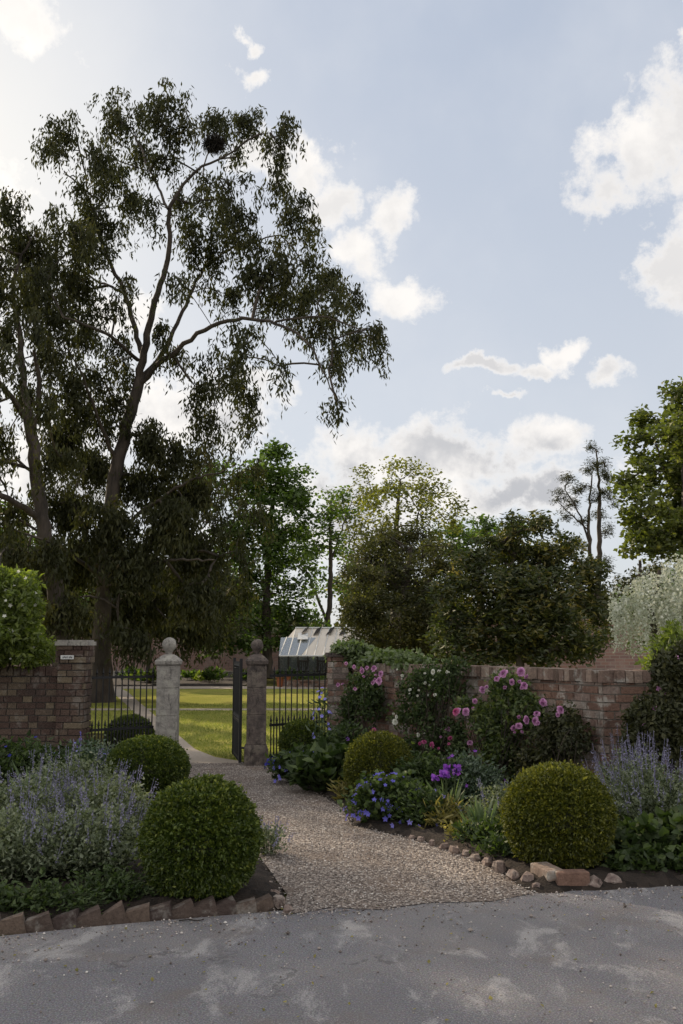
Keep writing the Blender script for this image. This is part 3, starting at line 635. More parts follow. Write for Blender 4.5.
# ------------------------------------------------------------------ border plants
def plant(name, label, cat, base, rx, ry, h, stems, leafmat, leafL, leafW, perstem, tmpl=FOLD, spread=1.0, flower=None, group=None, arch=.25, stemr=.0025, leaf_from=.25, jit=.03, droop=0.0, up=.4, dome=True):
    """stems rise from the base to fill a dome; leaves along them; flower=(kind, material, count, size, partname)"""
    t = thing(name, label, cat, (base[0], base[1], base[2] if len(base) > 2 else 0), 0, group)
    a = rng.uniform(0, 2 * math.pi, stems); r = np.sqrt(rng.random(stems))
    hh = h * (np.sqrt(np.maximum(1 - (r * .92) ** 2, .05)) if dome else 1) * rng.uniform(.72, 1.05, stems)
    tip = np.c_[r * rx * np.cos(a), r * ry * np.sin(a), hh]
    b0 = np.c_[tip[:, 0] * .35 * spread, tip[:, 1] * .35 * spread, np.zeros(stems)]
    mid = (b0 + tip) / 2 + np.c_[-tip[:, 0] * .12, -tip[:, 1] * .12, h * arch * .5 * np.ones(stems)] * 1.0
    st = MB(); 
    for i in range(min(stems, 160)):
        ts = np.linspace(0, 1, 5)[:, None]; pts = (1 - ts) ** 2 * b0[i] + 2 * ts * (1 - ts) * mid[i] + ts ** 2 * tip[i]; st.tube(pts, np.linspace(stemr, stemr * .5, 5), 3)
    st.build('stems', f_stem, t)
    k = stems * perstem; idx = np.repeat(np.arange(stems), perstem); ts = (leaf_from + (1 - leaf_from) * rng.random(k) ** .8)[:, None]
    pos = (1 - ts) ** 2 * b0[idx] + 2 * ts * (1 - ts) * mid[idx] + ts ** 2 * tip[idx] + rng.normal(0, jit, (k, 3))
    ax = rvec(k); ax[:, 2] = np.abs(ax[:, 2]) * up - droop; ax = nrm(ax + .3 * nrm(tip)[idx]); sd = rvec(k); sd[:, 2] *= .3
    s = leafL * rng.uniform(.6, 1.2, k); mb = MB(); mb.inst(*tmpl, pos, ax, sd, np.c_[s, s * leafW / leafL, s], rng.random(k)); mb.build('foliage', leafmat, t)
    if flower:
        kind, fm, cnt, fs, nm = flower
        if kind == 'spike':
            sel = rng.choice(stems, min(cnt, stems), replace=False); m_ = 15; ii = np.repeat(sel, m_); tt = rng.random(len(ii))
            dirn = nrm(tip - mid)[ii] * .5 + np.array([0, 0, .6]); L = fs * rng.uniform(.6, 1.2, len(sel)); Ls = np.repeat(L, m_)
            p_ = tip[ii] + nrm(dirn) * (tt * Ls)[:, None] + rng.normal(0, .008, (len(ii), 3)) * (1.2 - tt)[:, None]
            mb = MB(); mb.inst(*FOLD, p_, rvec(len(ii)) + [0, 0, .3], rvec(len(ii)), .012 * (1.3 - tt * .6), rng.random(len(ii)))
            for i_, l_ in zip(sel, L): mb.tube([tip[i_], tip[i_] + nrm(tip[i_] - mid[i_]) * .3 * l_ + np.array([0, 0, l_ * .75])], .0018, 3, .2)
            tag(mb.build(nm, fm, t), kind='stuff')
        else:
            u = rvec(cnt * 3); u[:, 2] = np.abs(u[:, 2]) * .9 + .1; u = nrm(u); u = u[(u[:, 1] < .45)][:cnt]
            fm_ = kind() if callable(kind) else None
            o0 = None
            for q in u:
                if o0 is None: o = fm_.build(nm, fm, t); o0 = o
                else: o = o0.copy(); COL.objects.link(o); o.parent = t
                o.location = tuple(q * np.array([rx, ry, h]) * rng.uniform(.93, 1.04)); o.scale = (fs * rng.uniform(.75, 1.2),) * 3
                o.rotation_euler = Vector((q[0] + rng.normal(0, .3), q[1] - .4 + rng.normal(0, .3), q[2] + rng.normal(0, .2))).to_track_quat('Z', 'X').to_euler()
    return t
def star_flower():
    mb = MB(); mb.inst(*STAR, np.zeros((1, 3)), np.array([[1., 0, 0]]), np.array([[0, 1., 0]]), 1.0, rng.random(1)); return mb
def rose_bloom():
    mb = MB()
    for ring, (n_, tilt, L, r_) in enumerate(((8, .12, .36, .14), (8, .42, .34, .12), (8, .75, .30, .09), (7, 1.05, .26, .06), (5, 1.3, .22, .03))):
        a = np.arange(n_) * 2 * math.pi / n_ + ring * .45 + rng.normal(0, .12, n_); tl = tilt + rng.normal(0, .28, n_); ax = np.c_[np.cos(a) * np.cos(tl), np.sin(a) * np.cos(tl), np.sin(tl)]
        sd = np.c_[-np.sin(a), np.cos(a), 0 * a]; mb.inst(*OVAL, np.c_[np.cos(a) * r_, np.sin(a) * r_, 0 * a + ring * .05], ax, sd, np.c_[np.full(n_, L), np.full(n_, L * 1.25), np.full(n_, L)], np.clip(rng.uniform(.35, 1, n_) - .12 * (4 - ring) * -1 * .3 - ring * .12, 0, 1))
    return mb

def GP(px, py, dz=0): g = G(px, py); g[2] = dz; return g
CM = 'catmint plants in the borders'
cat_args = dict(name='catmint', cat='plant', leafmat=f_grey, leafL=.032, leafW=.020, group=CM)
def catmint(label, px, py, rx, h, stems=230, per=34, nsp=55, fs=.15, ry=None):
    return plant(label=label, base=GP(px, py), rx=rx, ry=ry or rx, h=h, stems=stems, perstem=per, flower=('spike', p_lav, nsp, fs, 'flower_spike'), jit=.022, up=.6, **cat_args)
catmint('grey-green catmint with lavender spikes at the far left, nearest the drive', 12, 885, .42, .46)
catmint('grey-green catmint with lavender spikes between far-left clump and largest box ball', 88, 880, .42, .46)
catmint('taller catmint at the left picture edge, behind the foremost row', 20, 850, .45, .52)
catmint('taller catmint behind the foremost row, left of the largest box ball', 100, 846, .45, .50)
catmint('catmint with upright lilac spikes in front of the second left box ball', 70, 815, .5, .52)
catmint('small hazy catmint squeezed beside the largest box ball and path', 268, 855, .16, .22, 40, 14, 20, .08)
catmint('silvery catmint right of the foreground right box ball', 655, 845, .42, .62, 200, 30, 100, .2)
catmint('silvery catmint at the brick corner behind the foreground right box ball', 632, 828, .36, .62, 160, 28, 80, .2)
catmint('dim catmint below the roses, left of the right box ball', 505, 832, .36, .36, 120, 24, 20, .1)

LL = dict(name='leafy_plant', cat='plant')
plant(label='low dark leafy plant behind the edging bricks at the left', base=GP(45, 915), rx=.36, ry=.16, h=.17, stems=70, leafmat=f_bed, leafL=.042, leafW=.02, perstem=14, **LL)
plant(label='low leafy plant behind the edging bricks near the largest box ball', base=GP(112, 905), rx=.30, ry=.16, h=.19, stems=60, leafmat=f_bed, leafL=.045, leafW=.02, perstem=14, **LL)
plant(label='low ferny plant behind the edging bricks at the far left corner', base=GP(-10, 918), rx=.3, ry=.15, h=.15, stems=50, leafmat=f_bed, leafL=.05, leafW=.03, perstem=14, **LL)
plant(label='dark blue-flowered shrub in front of the left brick wall', base=GP(20, 800), rx=.75, ry=.5, h=.58, stems=160, leafmat=f_bed, leafL=.07, leafW=.035, perstem=34, flower=(star_flower, p_navy, 12, .035, 'flower'), **LL)
plant(label='dark leafy shrub below the left brick pier', base=GP(80, 795), rx=.5, ry=.4, h=.5, stems=110, leafmat=f_blue, leafL=.06, leafW=.03, perstem=32, flower=(star_flower, p_blue, 14, .03, 'flower'), **LL)
plant(label='pale-flowered plant beside the dark box ball at the left railing', base=GP(108, 785), rx=.28, ry=.25, h=.42, stems=60, leafmat=f_grey, leafL=.05, leafW=.022, perstem=20, flower=(star_flower, p_white, 16, .02, 'flower'), **LL)
plant(label='tall blue spires against the left brick pier', base=GP(86, 790), rx=.14, ry=.12, h=.62, stems=18, leafmat=f_bed, leafL=.05, leafW=.025, perstem=18, flower=('spike', p_blue, 10, .14, 'flower_spike'), **LL)
plant(label='leafy blue-flowered clump at the foot of the dark gate pillar', base=GP(300, 783), rx=.34, ry=.30, h=.36, stems=90, leafmat=f_bed, leafL=.075, leafW=.045, tmpl=OVAL, perstem=20, flower=(star_flower, p_blue, 34, .045, 'flower'), **LL)
plant(label='deep blue flower tuft on the gravel edge by the dark pillar', base=GP(273, 771), rx=.10, ry=.1, h=.16, stems=16, leafmat=f_bed, leafL=.04, leafW=.02, perstem=8, flower=(star_flower, p_navy, 16, .05, 'flower'), **LL)
plant(label='broad-leaved dark green clump in the right border before the ivy pier', base=GP(328, 792), rx=.40, ry=.32, h=.42, stems=70, leafmat=f_bed, leafL=.14, leafW=.085, tmpl=OVAL, perstem=14, **LL)
plant(label='dark bushy plant behind the broad-leaved clump at the ivy pier', base=GP(345, 778), rx=.42, ry=.35, h=.60, stems=110, leafmat=f_bed, leafL=.07, leafW=.035, perstem=28, flower=(star_flower, p_violet, 10, .05, 'flower'), **LL)
plant(label='yellowing straggly plant between the broad-leaved clump and smooth box ball', base=GP(345, 802), rx=.12, ry=.1, h=.18, stems=20, leafmat=f_yel, leafL=.09, leafW=.018, perstem=9, **LL)
gb_ = plant(name='blue_geranium', label='mound of violet-blue cranesbill flowers spilling onto the gravel path', cat='flowers', base=GP(388, 826) + [0, .12, 0], rx=.36, ry=.28, h=.40, stems=140, leafmat=f_bed, leafL=.05, leafW=.045, tmpl=OVAL, perstem=20, flower=(star_flower, p_blue, 98, .046, 'flower'))
plant(label='green ferny plant right of the violet-blue cranesbill mound', base=GP(425, 832) + [0, .15, 0], rx=.32, ry=.24, h=.30, stems=90, leafmat=f_bed, leafL=.055, leafW=.025, perstem=24, flower=(star_flower, p_blue, 12, .045, 'flower'), **LL)
plant(label='wispy yellow-green plant between cranesbill and iris leaves', base=GP(450, 834) + [0, .05, 0], rx=.22, ry=.16, h=.22, stems=50, leafmat=f_yel, leafL=.10, leafW=.010, perstem=8, **LL)
plant(label='leafy green plant under the climbing white rose', base=GP(430, 808), rx=.42, ry=.30, h=.48, stems=120, leafmat=f_bed, leafL=.055, leafW=.03, perstem=30, **LL)
plant(label='purple-tinged bushy plant below the pink roses', base=GP(468, 808), rx=.40, ry=.28, h=.50, stems=120, leafmat=f_blue, leafL=.045, leafW=.022, perstem=30, flower=(star_flower, p_violet, 14, .04, 'flower'), **LL)
plant(label='low green plant at the foot of the iris leaves', base=GP(492, 852) + [0, .1, 0], rx=.30, ry=.2, h=.20, stems=60, leafmat=f_bed, leafL=.055, leafW=.03, perstem=16, **LL)
plant(label='lobed-leaved green plant at the drive edge in the right corner', base=GP(655, 868), rx=.38, ry=.22, h=.30, stems=70, leafmat=f_bed, leafL=.085, leafW=.075, tmpl=OVAL, perstem=10, **LL)
plant(label='second lobed-leaved plant cut by the right picture edge', base=GP(695, 866), rx=.34, ry=.26, h=.36, stems=70, leafmat=f_bed, leafL=.085, leafW=.075, tmpl=OVAL, perstem=10, **LL)
plant(label='low leafy clump between right box ball and the drive corner plant', base=GP(628, 868), rx=.16, ry=.14, h=.22, stems=36, leafmat=f_bed, leafL=.07, leafW=.055, tmpl=OVAL, perstem=10, **LL)
plant(label='agapanthus-like plant with pale blue heads before the right railing', base=GP(322, 768), rx=.14, ry=.14, h=.98, stems=16, leafmat=f_iris, leafL=.12, leafW=.02, perstem=7, leaf_from=.05, dome=True, **LL,
      flower=(star_flower, p_blue, 26, .055, 'flower'))

plant(label='low leafy clump spilling to the drive edge right of the last edging stone', base=GP(636, 878) + [0, .06, 0], rx=.2, ry=.1, h=.13, stems=50, leafmat=f_bed, leafL=.05, leafW=.04, tmpl=OVAL, perstem=10, **LL)
plant(label='low leafy clump at the drive edge cut by the right picture edge', base=GP(675, 878) + [0, .08, 0], rx=.24, ry=.12, h=.16, stems=60, leafmat=f_bed, leafL=.055, leafW=.045, tmpl=OVAL, perstem=10, **LL)
plant(label='low green plant between iris leaves and the right box ball by the stones', base=GP(507, 866) + [0, .16, 0], rx=.16, ry=.14, h=.15, stems=40, leafmat=f_bed, leafL=.05, leafW=.03, perstem=12, **LL)
plant(label='sparse brownish plant among the soil beside the cranesbill mound', base=GP(462, 846) + [0, .1, 0], rx=.2, ry=.1, h=.13, stems=30, leafmat=f_yel, leafL=.05, leafW=.02, perstem=8, **LL)
def iris(label, px, py, n, h, sp, flowers=0, group='iris plants in the right border'):
    g = G(px, py); t = thing('iris', label, 'plant', (g[0], g[1], 0), 0, group); mb = MB()
    for _ in range(n):
        a = rng.uniform(0, 6.28); b = np.array([math.cos(a), math.sin(a), 0]) * sp * rng.random(); H = h * rng.uniform(.6, 1.05); le = np.array([math.cos(a), math.sin(a) * .6, 0]) * H * rng.uniform(.05, .45)
        ts = np.linspace(0, 1, 7)[:, None]; pts = b + ts * np.array([0, 0, H]) + ts ** 2 * le - ts ** 4 * np.array([0, 0, H * .12 * rng.random()])
        sd = nrm(np.cross(le, [0, 0, 1]) + rng.normal(0, .4, 3)); w = .017 * np.sqrt(np.maximum(1 - ts ** 2, 0.001)) + .001
        V = np.concatenate([pts + sd * w, pts - sd * w]); mb.add(V, [[i, i + 1, i + 8, i + 7] for i in range(6)], rng.random())
    mb.build('leaves', f_iris, t)
    o0 = None
    for i in range(flowers):
        fm = MB(); n_ = 9; fm.inst(*OVAL, np.zeros((n_, 3)), np.c_[np.cos(np.arange(n_) * .7 * 3), np.sin(np.arange(n_) * .7 * 3), np.where(np.arange(n_) % 2, .7, -.4)], rvec(n_), .045, rng.random(n_))
        q = (rng.normal(0, .09), rng.normal(0, .06), h * rng.uniform(1.02, 1.22)); o = fm.build('flower', p_violet, t); o.location = q
        s_ = MB(); s_.tube([(q[0] * .3, q[1] * .3, 0), q], .004, 4); s_.build('stem', f_stem, t)
    return t
iris('clump of sword-shaped iris leaves with dark purple blooms below the pink roses', 447, 830, 34, .40, .10, 6)
iris('clump of blue-green iris leaves at the path edge, left of right box ball', 480, 842, 40, .34, .12, 0)
iris('small clump of iris leaves behind the left border catmint', 30, 822, 24, .5, .12, 0, 'iris plants in the left border')

# climbing roses on the slanting wall: foliage sheets hugging the wall, with depth
def wall_pt(px, py, off):                 # point at distance off in front of the slanting wall face
    d = ray(px, py); a = np.array([S_[0], S_[1]]) + nw * off
    t = (nw @ a) / (nw @ d[:2]); return np.array([d[0] * t, d[1] * t, CAMH + d[2] * t])
def climber(name, label, base_px, blobs, leafmat, leafL, leafW, dens, blooms, bmat, bsize, cat='rose bush', bpos=None, group=None, off=(.05, .38)):
    b = wall_pt(base_px[0], base_px[1], .22); b[2] = 0
    t = thing(name, label, cat, b, 0, group); st = MB(); F = MB(); tips = []
    for (px, py, rx, ry) in blobs:
        c = wall_pt(px, py, sum(off) / 2); sc = np.linalg.norm(c[:2]) / FPX
        for _ in range(max(4, int(rx * ry / 60))):
            q = wall_pt(px + rng.normal(0, rx * .45), py + rng.normal(0, ry * .45), rng.uniform(*off))
            q[2] = max(q[2], .1); m1 = (b + q) / 2 + rng.normal(0, .08, 3); m1[:2] -= nw * .03
            ts = np.linspace(0, 1, 7)[:, None]; pts = ((1 - ts) ** 2 * b + 2 * ts * (1 - ts) * m1 + ts ** 2 * q) - b; st.tube(pts, np.linspace(.008, .003, 7), 4)
        k = int(rx * ry * dens * .62); u = rvec(k) * (rng.random((k, 1)) ** .5) ; lump = 1 + .5 * vnoise(u, 4, px)
        u = u * lump[:, None]
        ww = uw; pos = c + np.c_[u[:, 0:1] * ww[0] * rx * sc * 1.15 + u[:, 1:2] * nw[0] * (off[1] - off[0]) / 2, u[:, 0:1] * ww[1] * rx * sc * 1.15 * .75 + u[:, 1:2] * nw[1] * (off[1] - off[0]) / 2, u[:, 2:3] * ry * sc]
        pos = pos[pos[:, 2] > .03]; k = len(pos); ax = rvec(k); ax[:, 2] -= .35; s = leafL * rng.uniform(.6, 1.2, k)
        F.inst(*FOLD, pos - b, ax, rvec(k), np.c_[s, s * leafW / leafL, s], rng.random(k))
    st.build('stems', bark_d, t); F.build('foliage', leafmat, t)
    if bpos:
        proto = rose_bloom().mesh('rose_bloom')
        proto.materials.append(bmat)
        more = [(x + rng.normal(0, 5), y + rng.normal(0, 5), z * rng.uniform(.35, .75)) for x, y, z in bpos for _ in range(2 if bsize < .06 else 1)]
        for i, (px, py, s_) in enumerate(list(bpos) + more):
            q = wall_pt(px, py, off[1] + rng.uniform(-.05, .07)) - b
            o = bpy.data.objects.new('bloom', proto); COL.objects.link(o); o.parent = t
            o.location = tuple(q); o.scale = (s_ * bsize * rng.uniform(.7, 1.25), s_ * bsize * rng.uniform(.7, 1.1), s_ * bsize); o.rotation_euler = Vector((-.35 + rng.normal(0, .6), -1, .35 + rng.normal(0, .6))).to_track_quat('Z', 'X').to_euler()
    return t
climber('rose_bush', 'climbing pink rose beside the ivy pier at the far end of the wall', (358, 752), [(362, 690, 17, 22), (372, 700, 14, 25), (350, 712, 12, 22)], f_bed, .055, .035, 4.2, 6, p_pink, .085,
        bpos=[(362, 671, 1), (374, 669, 1.2), (381, 674, 1), (379, 681, 1.1), (355, 689, .7), (338, 685, .8), (354, 667, .7), (367, 668, .7)], group='roses trained on the brick wall')
climber('rose_bush', 'white-budded climbing rose on the middle of the slanting wall', (430, 775), [(428, 678, 32, 14), (448, 685, 20, 22), (412, 692, 18, 18), (405, 716, 18, 14), (425, 712, 14, 22), (438, 740, 16, 30), (455, 665, 14, 10)], f_bed, .048, .03, 3.2, 6, p_white, .055,
        bpos=[(402, 676, 1), (410, 690, .9), (433, 672, 1), (435, 695, .9), (395, 722, 1.2), (418, 735, .9), (447, 672, .7), (425, 683, .8)], group='roses trained on the brick wall')
f_rose = foliage('rose_leaf', [(0, (.018, .034, .008)), (.5, (.06, .095, .022)), (1, (.19, .22, .07))], .4)
climber('rose_bush', 'full pink climbing rose with many blooms at the centre of the wall', (492, 795), [(508, 688, 24, 18), (487, 720, 20, 22), (470, 706, 12, 12), (500, 745, 24, 30), (528, 715, 16, 20), (515, 700, 20, 15)], f_rose, .055, .035, 3.6, 6, p_pink, .082,
        bpos=[(504, 674, 1.1), (521, 672, 1.3), (512, 682, .9), (524, 686, 1.2), (482, 690, 1), (466, 712, 1.1), (448, 734 - 4, 1), (513, 728, .9), (526, 720, 1), (536, 721, 1.1), (537, 714, .9), (519, 726, .9), (544, 703, 1.1), (560, 710, 1), (470, 743, .8), (475, 701, .9), (458, 711, .9), (497, 679, .8)], group='roses trained on the brick wall')
climber('rose_bush', 'deep pink rose blooms low on the wall behind the smooth box ball', (452, 785), [(455, 730, 10, 14), (460, 752, 14, 18), (412, 748, 12, 16)], f_bed, .05, .032, 3.0, 6, p_deep, .075,
        bpos=[(456, 712, 1.2), (432, 745, .9), (424, 742, .8), (374, 732 - 2, .9), (450, 738, .7)], group='roses trained on the brick wall', off=(.25, .5))
climber('wall_shrub', 'dense dark green shrub on the wall behind the right box ball', (565, 800), [(562, 722, 18, 16), (552, 745, 20, 24), (575, 738, 12, 22), (532, 762, 18, 20)], f_dark, .05, .03, 4.5, 0, None, .1, cat='shrub')
# shrub over the parallel run at the right edge
def blob_shrub(name, label, cat, blobs, Y, dz, leafmat, L, Wd, dens, base=None, group=None, bmat=None, nb=0, bs=.05, tm=FOLD, droop=.1, trunk=True):
    b = P(blobs[0][0], 640, Y) if base is None else np.array(base, float); b[2] = 0
    t = thing(name, label, cat, b, 0, group); F = MB(); st = MB(); allp = []
    for (px, py, rx, ry) in blobs:
        yy = Y + rng.normal(0, dz * .3); c = P(px, py, yy); sc = yy / FPX; k = int(rx * ry * dens)
        for _ in range(3 if trunk else 0):
            q = c + rvec(1)[0] * np.array([rx * sc, dz, ry * sc]) * .5; ts = np.linspace(0, 1, 6)[:, None]; m1 = np.array([b[0] * .6 + q[0] * .4, b[1], q[2] * .6]); m1 = m1 + rng.normal(0, .1, 3)
            st.tube(((1 - ts) ** 2 * b + 2 * ts * (1 - ts) * m1 + ts ** 2 * q) - b, np.linspace(.018, .005, 6), 5)
        u = rvec(k) * (rng.random((k, 1)) ** .35); u *= (1 + .35 * vnoise(u, 3, px))[:, None]
        pos = c + u * np.array([rx * sc, dz, ry * sc]); pos = pos[pos[:, 2] > .02]; k = len(pos); ax = rvec(k); ax[:, 2] -= droop; s = L * rng.uniform(.6, 1.2, k)
        F.inst(*tm, pos - b, ax, rvec(k), np.c_[s, s * Wd / L, s], rng.random(k)); allp.append(pos[nrm(pos - c)[:, 1] < -.2])
    if trunk: st.build('stems', bark_d, t)
    F.build('foliage', leafmat, t)
    if nb:
        A = np.concatenate(allp); A = A[rng.choice(len(A), nb)]; me = star_flower().mesh('flower'); me.materials.append(bmat)
        for q in A:
            o = bpy.data.objects.new('flower', me); COL.objects.link(o); o.parent = t; o.location = tuple(q - b + [0, -.05, .02]); o.scale = (bs * rng.uniform(.7, 1.3),) * 3
            o.rotation_euler = (R(60) + rng.normal(0, .4), rng.normal(0, .4), 0)
    return t
blob_shrub('climbing_shrub', 'leafy climber smothering the parallel wall at the right edge', 'shrub', [(668, 700, 18, 26), (650, 720, 22, 22), (672, 735, 18, 26), (645, 745, 22, 22), (690, 680, 20, 40), (668, 668, 16, 14)], 8.4, .16, f_dark, .055, .035, 4.5, base=(C_[0] + .45, 8.4, 0), nb=5, bmat=p_pink, bs=.05)
blob_shrub('leafy_sapling', 'light green shoots rising above the wall at the right edge', 'shrub', [(662, 652, 12, 14), (674, 640, 10, 18), (650, 664, 8, 6), (684, 655, 12, 20)], 9.1, .2, f_light, .07, .03, 2.0, base=(C_[0] + .75, 9.2, 0))
blob_shrub('ivy', 'dark ivy mound capping the pink brick pier', 'ivy', [(352, 649, 19, 6), (341, 650, 9, 7), (352, 660, 8, 9), (366, 652, 12, 5)], 13.05, .22, f_ivy, .06, .055, 13, base=(PR_[0] + .2, 13.1, 0), trunk=True)
iv = thing('ivy', 'light green ivy trailing along the wall coping beside the ivy mound', 'ivy', (S_[0] + .2, S_[1] - .3, 0)); F = MB(); st = MB()
k = 5200; tt = rng.random(k) ** 1.1 * 1.9; base2 = np.array([S_[0] + .2, S_[1] - .3, 0])
pos = np.c_[S_[0] + uw[0] * tt - nw[0] * rng.normal(.1, .12, k), S_[1] + uw[1] * tt - nw[1] * rng.normal(.1, .12, k), 1.23 + np.abs(rng.normal(0, .05, k)) + .04 * np.sin(tt * 6)] - base2
F.inst(*OVAL, pos, rvec(k), rvec(k), .055 * rng.uniform(.6, 1.2, k), rng.uniform(.3, 1, k)); F.build('foliage', f_ivy, iv)
st.tube(np.array([[S_[0] - nw[0] * .1, S_[1] - nw[1] * .1, 0.], [S_[0] - nw[0] * .14, S_[1] - nw[1] * .1, 1.2], [S_[0] + uw[0] * 1.8 - nw[0] * .1, S_[1] + uw[1] * 1.8 - nw[1] * .1, 1.245]]) - base2, .012, 5); st.build('stems', bark_d, iv)
blob_shrub('white_flowering_shrub', 'light green shrub with white flowers leaning over the left wall', 'shrub', [(10, 585, 26, 16), (22, 605, 18, 22), (5, 630, 30, 22), (25, 640, 20, 18), (30, 655, 12, 12), (-25, 610, 40, 40), (-10, 655, 30, 12)], 11.3, .42, f_light, .08, .042, 4.4, base=(-4.2, 11.9, 0), bmat=p_white, nb=85, bs=.05)
blob_shrub('yellow_green_shrub', 'small yellow-green shrub behind the left wall beside its pier', 'shrub', [(48, 650, 10, 10), (40, 660, 12, 8)], 12.1, .25, f_light, .06, .03, 3.5, base=(-3.4, 12.1, 0))

# ------------------------------------------------------------------ trees
def grow(name, label, cat, base, limbs, pts, barkm, leafm, spray, leafL, leafW, per, r0=.018, seg=.45, tm=DIA, group=None, wob=.12, barkp=.45, extra=None):
    """limbs: list of (points, radii). pts: attraction points reached by twigs; spray: 'droop' | 'ball'"""
    base = np.array(base, float); t = thing(name, label, cat, base, 0, group)
    nodes = []; tr = MB()
    for (lp, lr) in limbs:
        lp = np.array(lp, float); lr = np.array(lr, float) * .62; sl = np.linalg.norm(np.diff(lp, axis=0), axis=1); cum = np.r_[0, np.cumsum(sl)]
        m = max(3, int(cum[-1] / seg)); s = np.linspace(0, cum[-1], m * 2 + 1)
        sm = np.array([np.interp(s, cum, lp[:, i]) for i in range(3)]).T; rr = np.interp(s, cum, lr)
        for _ in range(2): sm[1:-1] = (sm[:-2] + 2 * sm[1:-1] + sm[2:]) / 4
        sm[1:-1] += rng.normal(0, .02, sm[1:-1].shape)
        tr.tube(sm - base, rr, 10 if lr[0] > .15 else 7); nodes += [(*q, r_) for q, r_ in zip(sm, rr)]
    nodes = np.array(nodes); P0 = nodes[:, :3]; cnt0 = len(P0)
    pts = np.array(pts); d0 = np.array([np.min(np.linalg.norm(P0 - q, axis=1)) for q in pts]); order = np.argsort(d0)
    NP = np.zeros((cnt0 + len(pts) * 14, 3)); NP[:cnt0] = P0; par = -np.ones(len(NP), int); n_ = cnt0; chains = []; wt = np.zeros(len(NP))
    for i in order:
        q = pts[i]; dd = np.linalg.norm(NP[:n_] - q, axis=1); dd = dd + np.maximum(NP[:n_, 2] - q[2], 0) * .35; j = int(np.argmin(dd)); p0 = NP[j]; L = np.linalg.norm(q - p0); m = max(2, min(12, int(L / seg) + 1))
        ts = np.linspace(0, 1, m + 1)[1:, None]; midp = (p0 + q) / 2 + rng.normal(0, wob * L, 3) + np.array([0, 0, .10 * L]); cur = (1 - ts) ** 2 * p0 + 2 * ts * (1 - ts) * midp + ts ** 2 * q
        ids = [j]
        for c in cur: NP[n_] = c; par[n_] = ids[-1]; ids.append(n_); n_ += 1
        chains.append(ids)
        z = ids[-1]
        while z >= cnt0: wt[z] += 1; z = par[z]
    for ids in chains:
        r_ = r0 * np.maximum(wt[ids], 1) ** barkp; r_[0] = r_[1]; r_[-1] = r0 * .4
        tr.tube(NP[ids] - base, r_, 4)
    tr.build('trunk', barkm, t, smooth=True)
    F = MB(); k = len(pts) * per; ii = np.repeat(np.arange(len(pts)), per)
    if spray == 'droop':
        ntw = 5; tw = rng.integers(0, ntw, k); off = rng.normal(0, .22, (len(pts), ntw, 3)); off[..., 2] *= .6; ln_ = rng.uniform(.3, 1.0, (len(pts), ntw)); s = rng.random(k)
        pos = pts[ii] + off[ii, tw] * (.35 + .65 * s)[:, None] + np.c_[np.zeros(k), np.zeros(k), .15 - s * ln_[ii, tw]] + rng.normal(0, .075, (k, 3))
        ax = nrm(rng.normal(0, .45, (k, 3)) + np.array([0, 0, -1.]))
    else:
        sz = spray; pos = pts[ii] + rvec(k) * (rng.random((k, 1)) ** .5) * sz * np.array([1, 1, .7]); ax = rvec(k); ax[:, 2] = ax[:, 2] * .5 - .2
    s = leafL * rng.uniform(.6, 1.25, k); clump = rng.normal(0, .2, len(pts))[ii]
    sd_ = rvec(k); sd_[:, 2] *= (.4 if spray != 'droop' else 1); F.inst(*tm, pos - base, ax, sd_, np.c_[s, s * leafW / leafL, s], np.clip(rng.normal(.5, .2, k) + clump, 0, 1))
    if extra: extra(F, base)
    F.build('crown', leafm, t); return t
def cl_pts(clumps, Y, dY, dens, rmin=0.0, shell=False):
    out = []
    for c in clumps:
        px, py, rx, ry = c[:4]; m = c[4] if len(c) > 4 else 1; yy = Y + (c[5] if len(c) > 5 else rng.normal(0, dY)); sc = yy / FPX; k = max(2, int(rx * ry * sc * sc * dens * m))
        u = rvec(k) * (rng.random((k, 1)) ** (.2 if shell else .45)); out.append(P(px, py, yy) + u * np.array([rx * sc, (rx + ry) / 2 * sc, ry * sc]))
    return np.concatenate(out)
def limb(Y, pts, dy=0):
    n_ = len(pts); return ([P(p[0], p[1], Y + dy * i / max(1, n_ - 1)) for i, p in enumerate(pts)], [p[2] for p in pts])

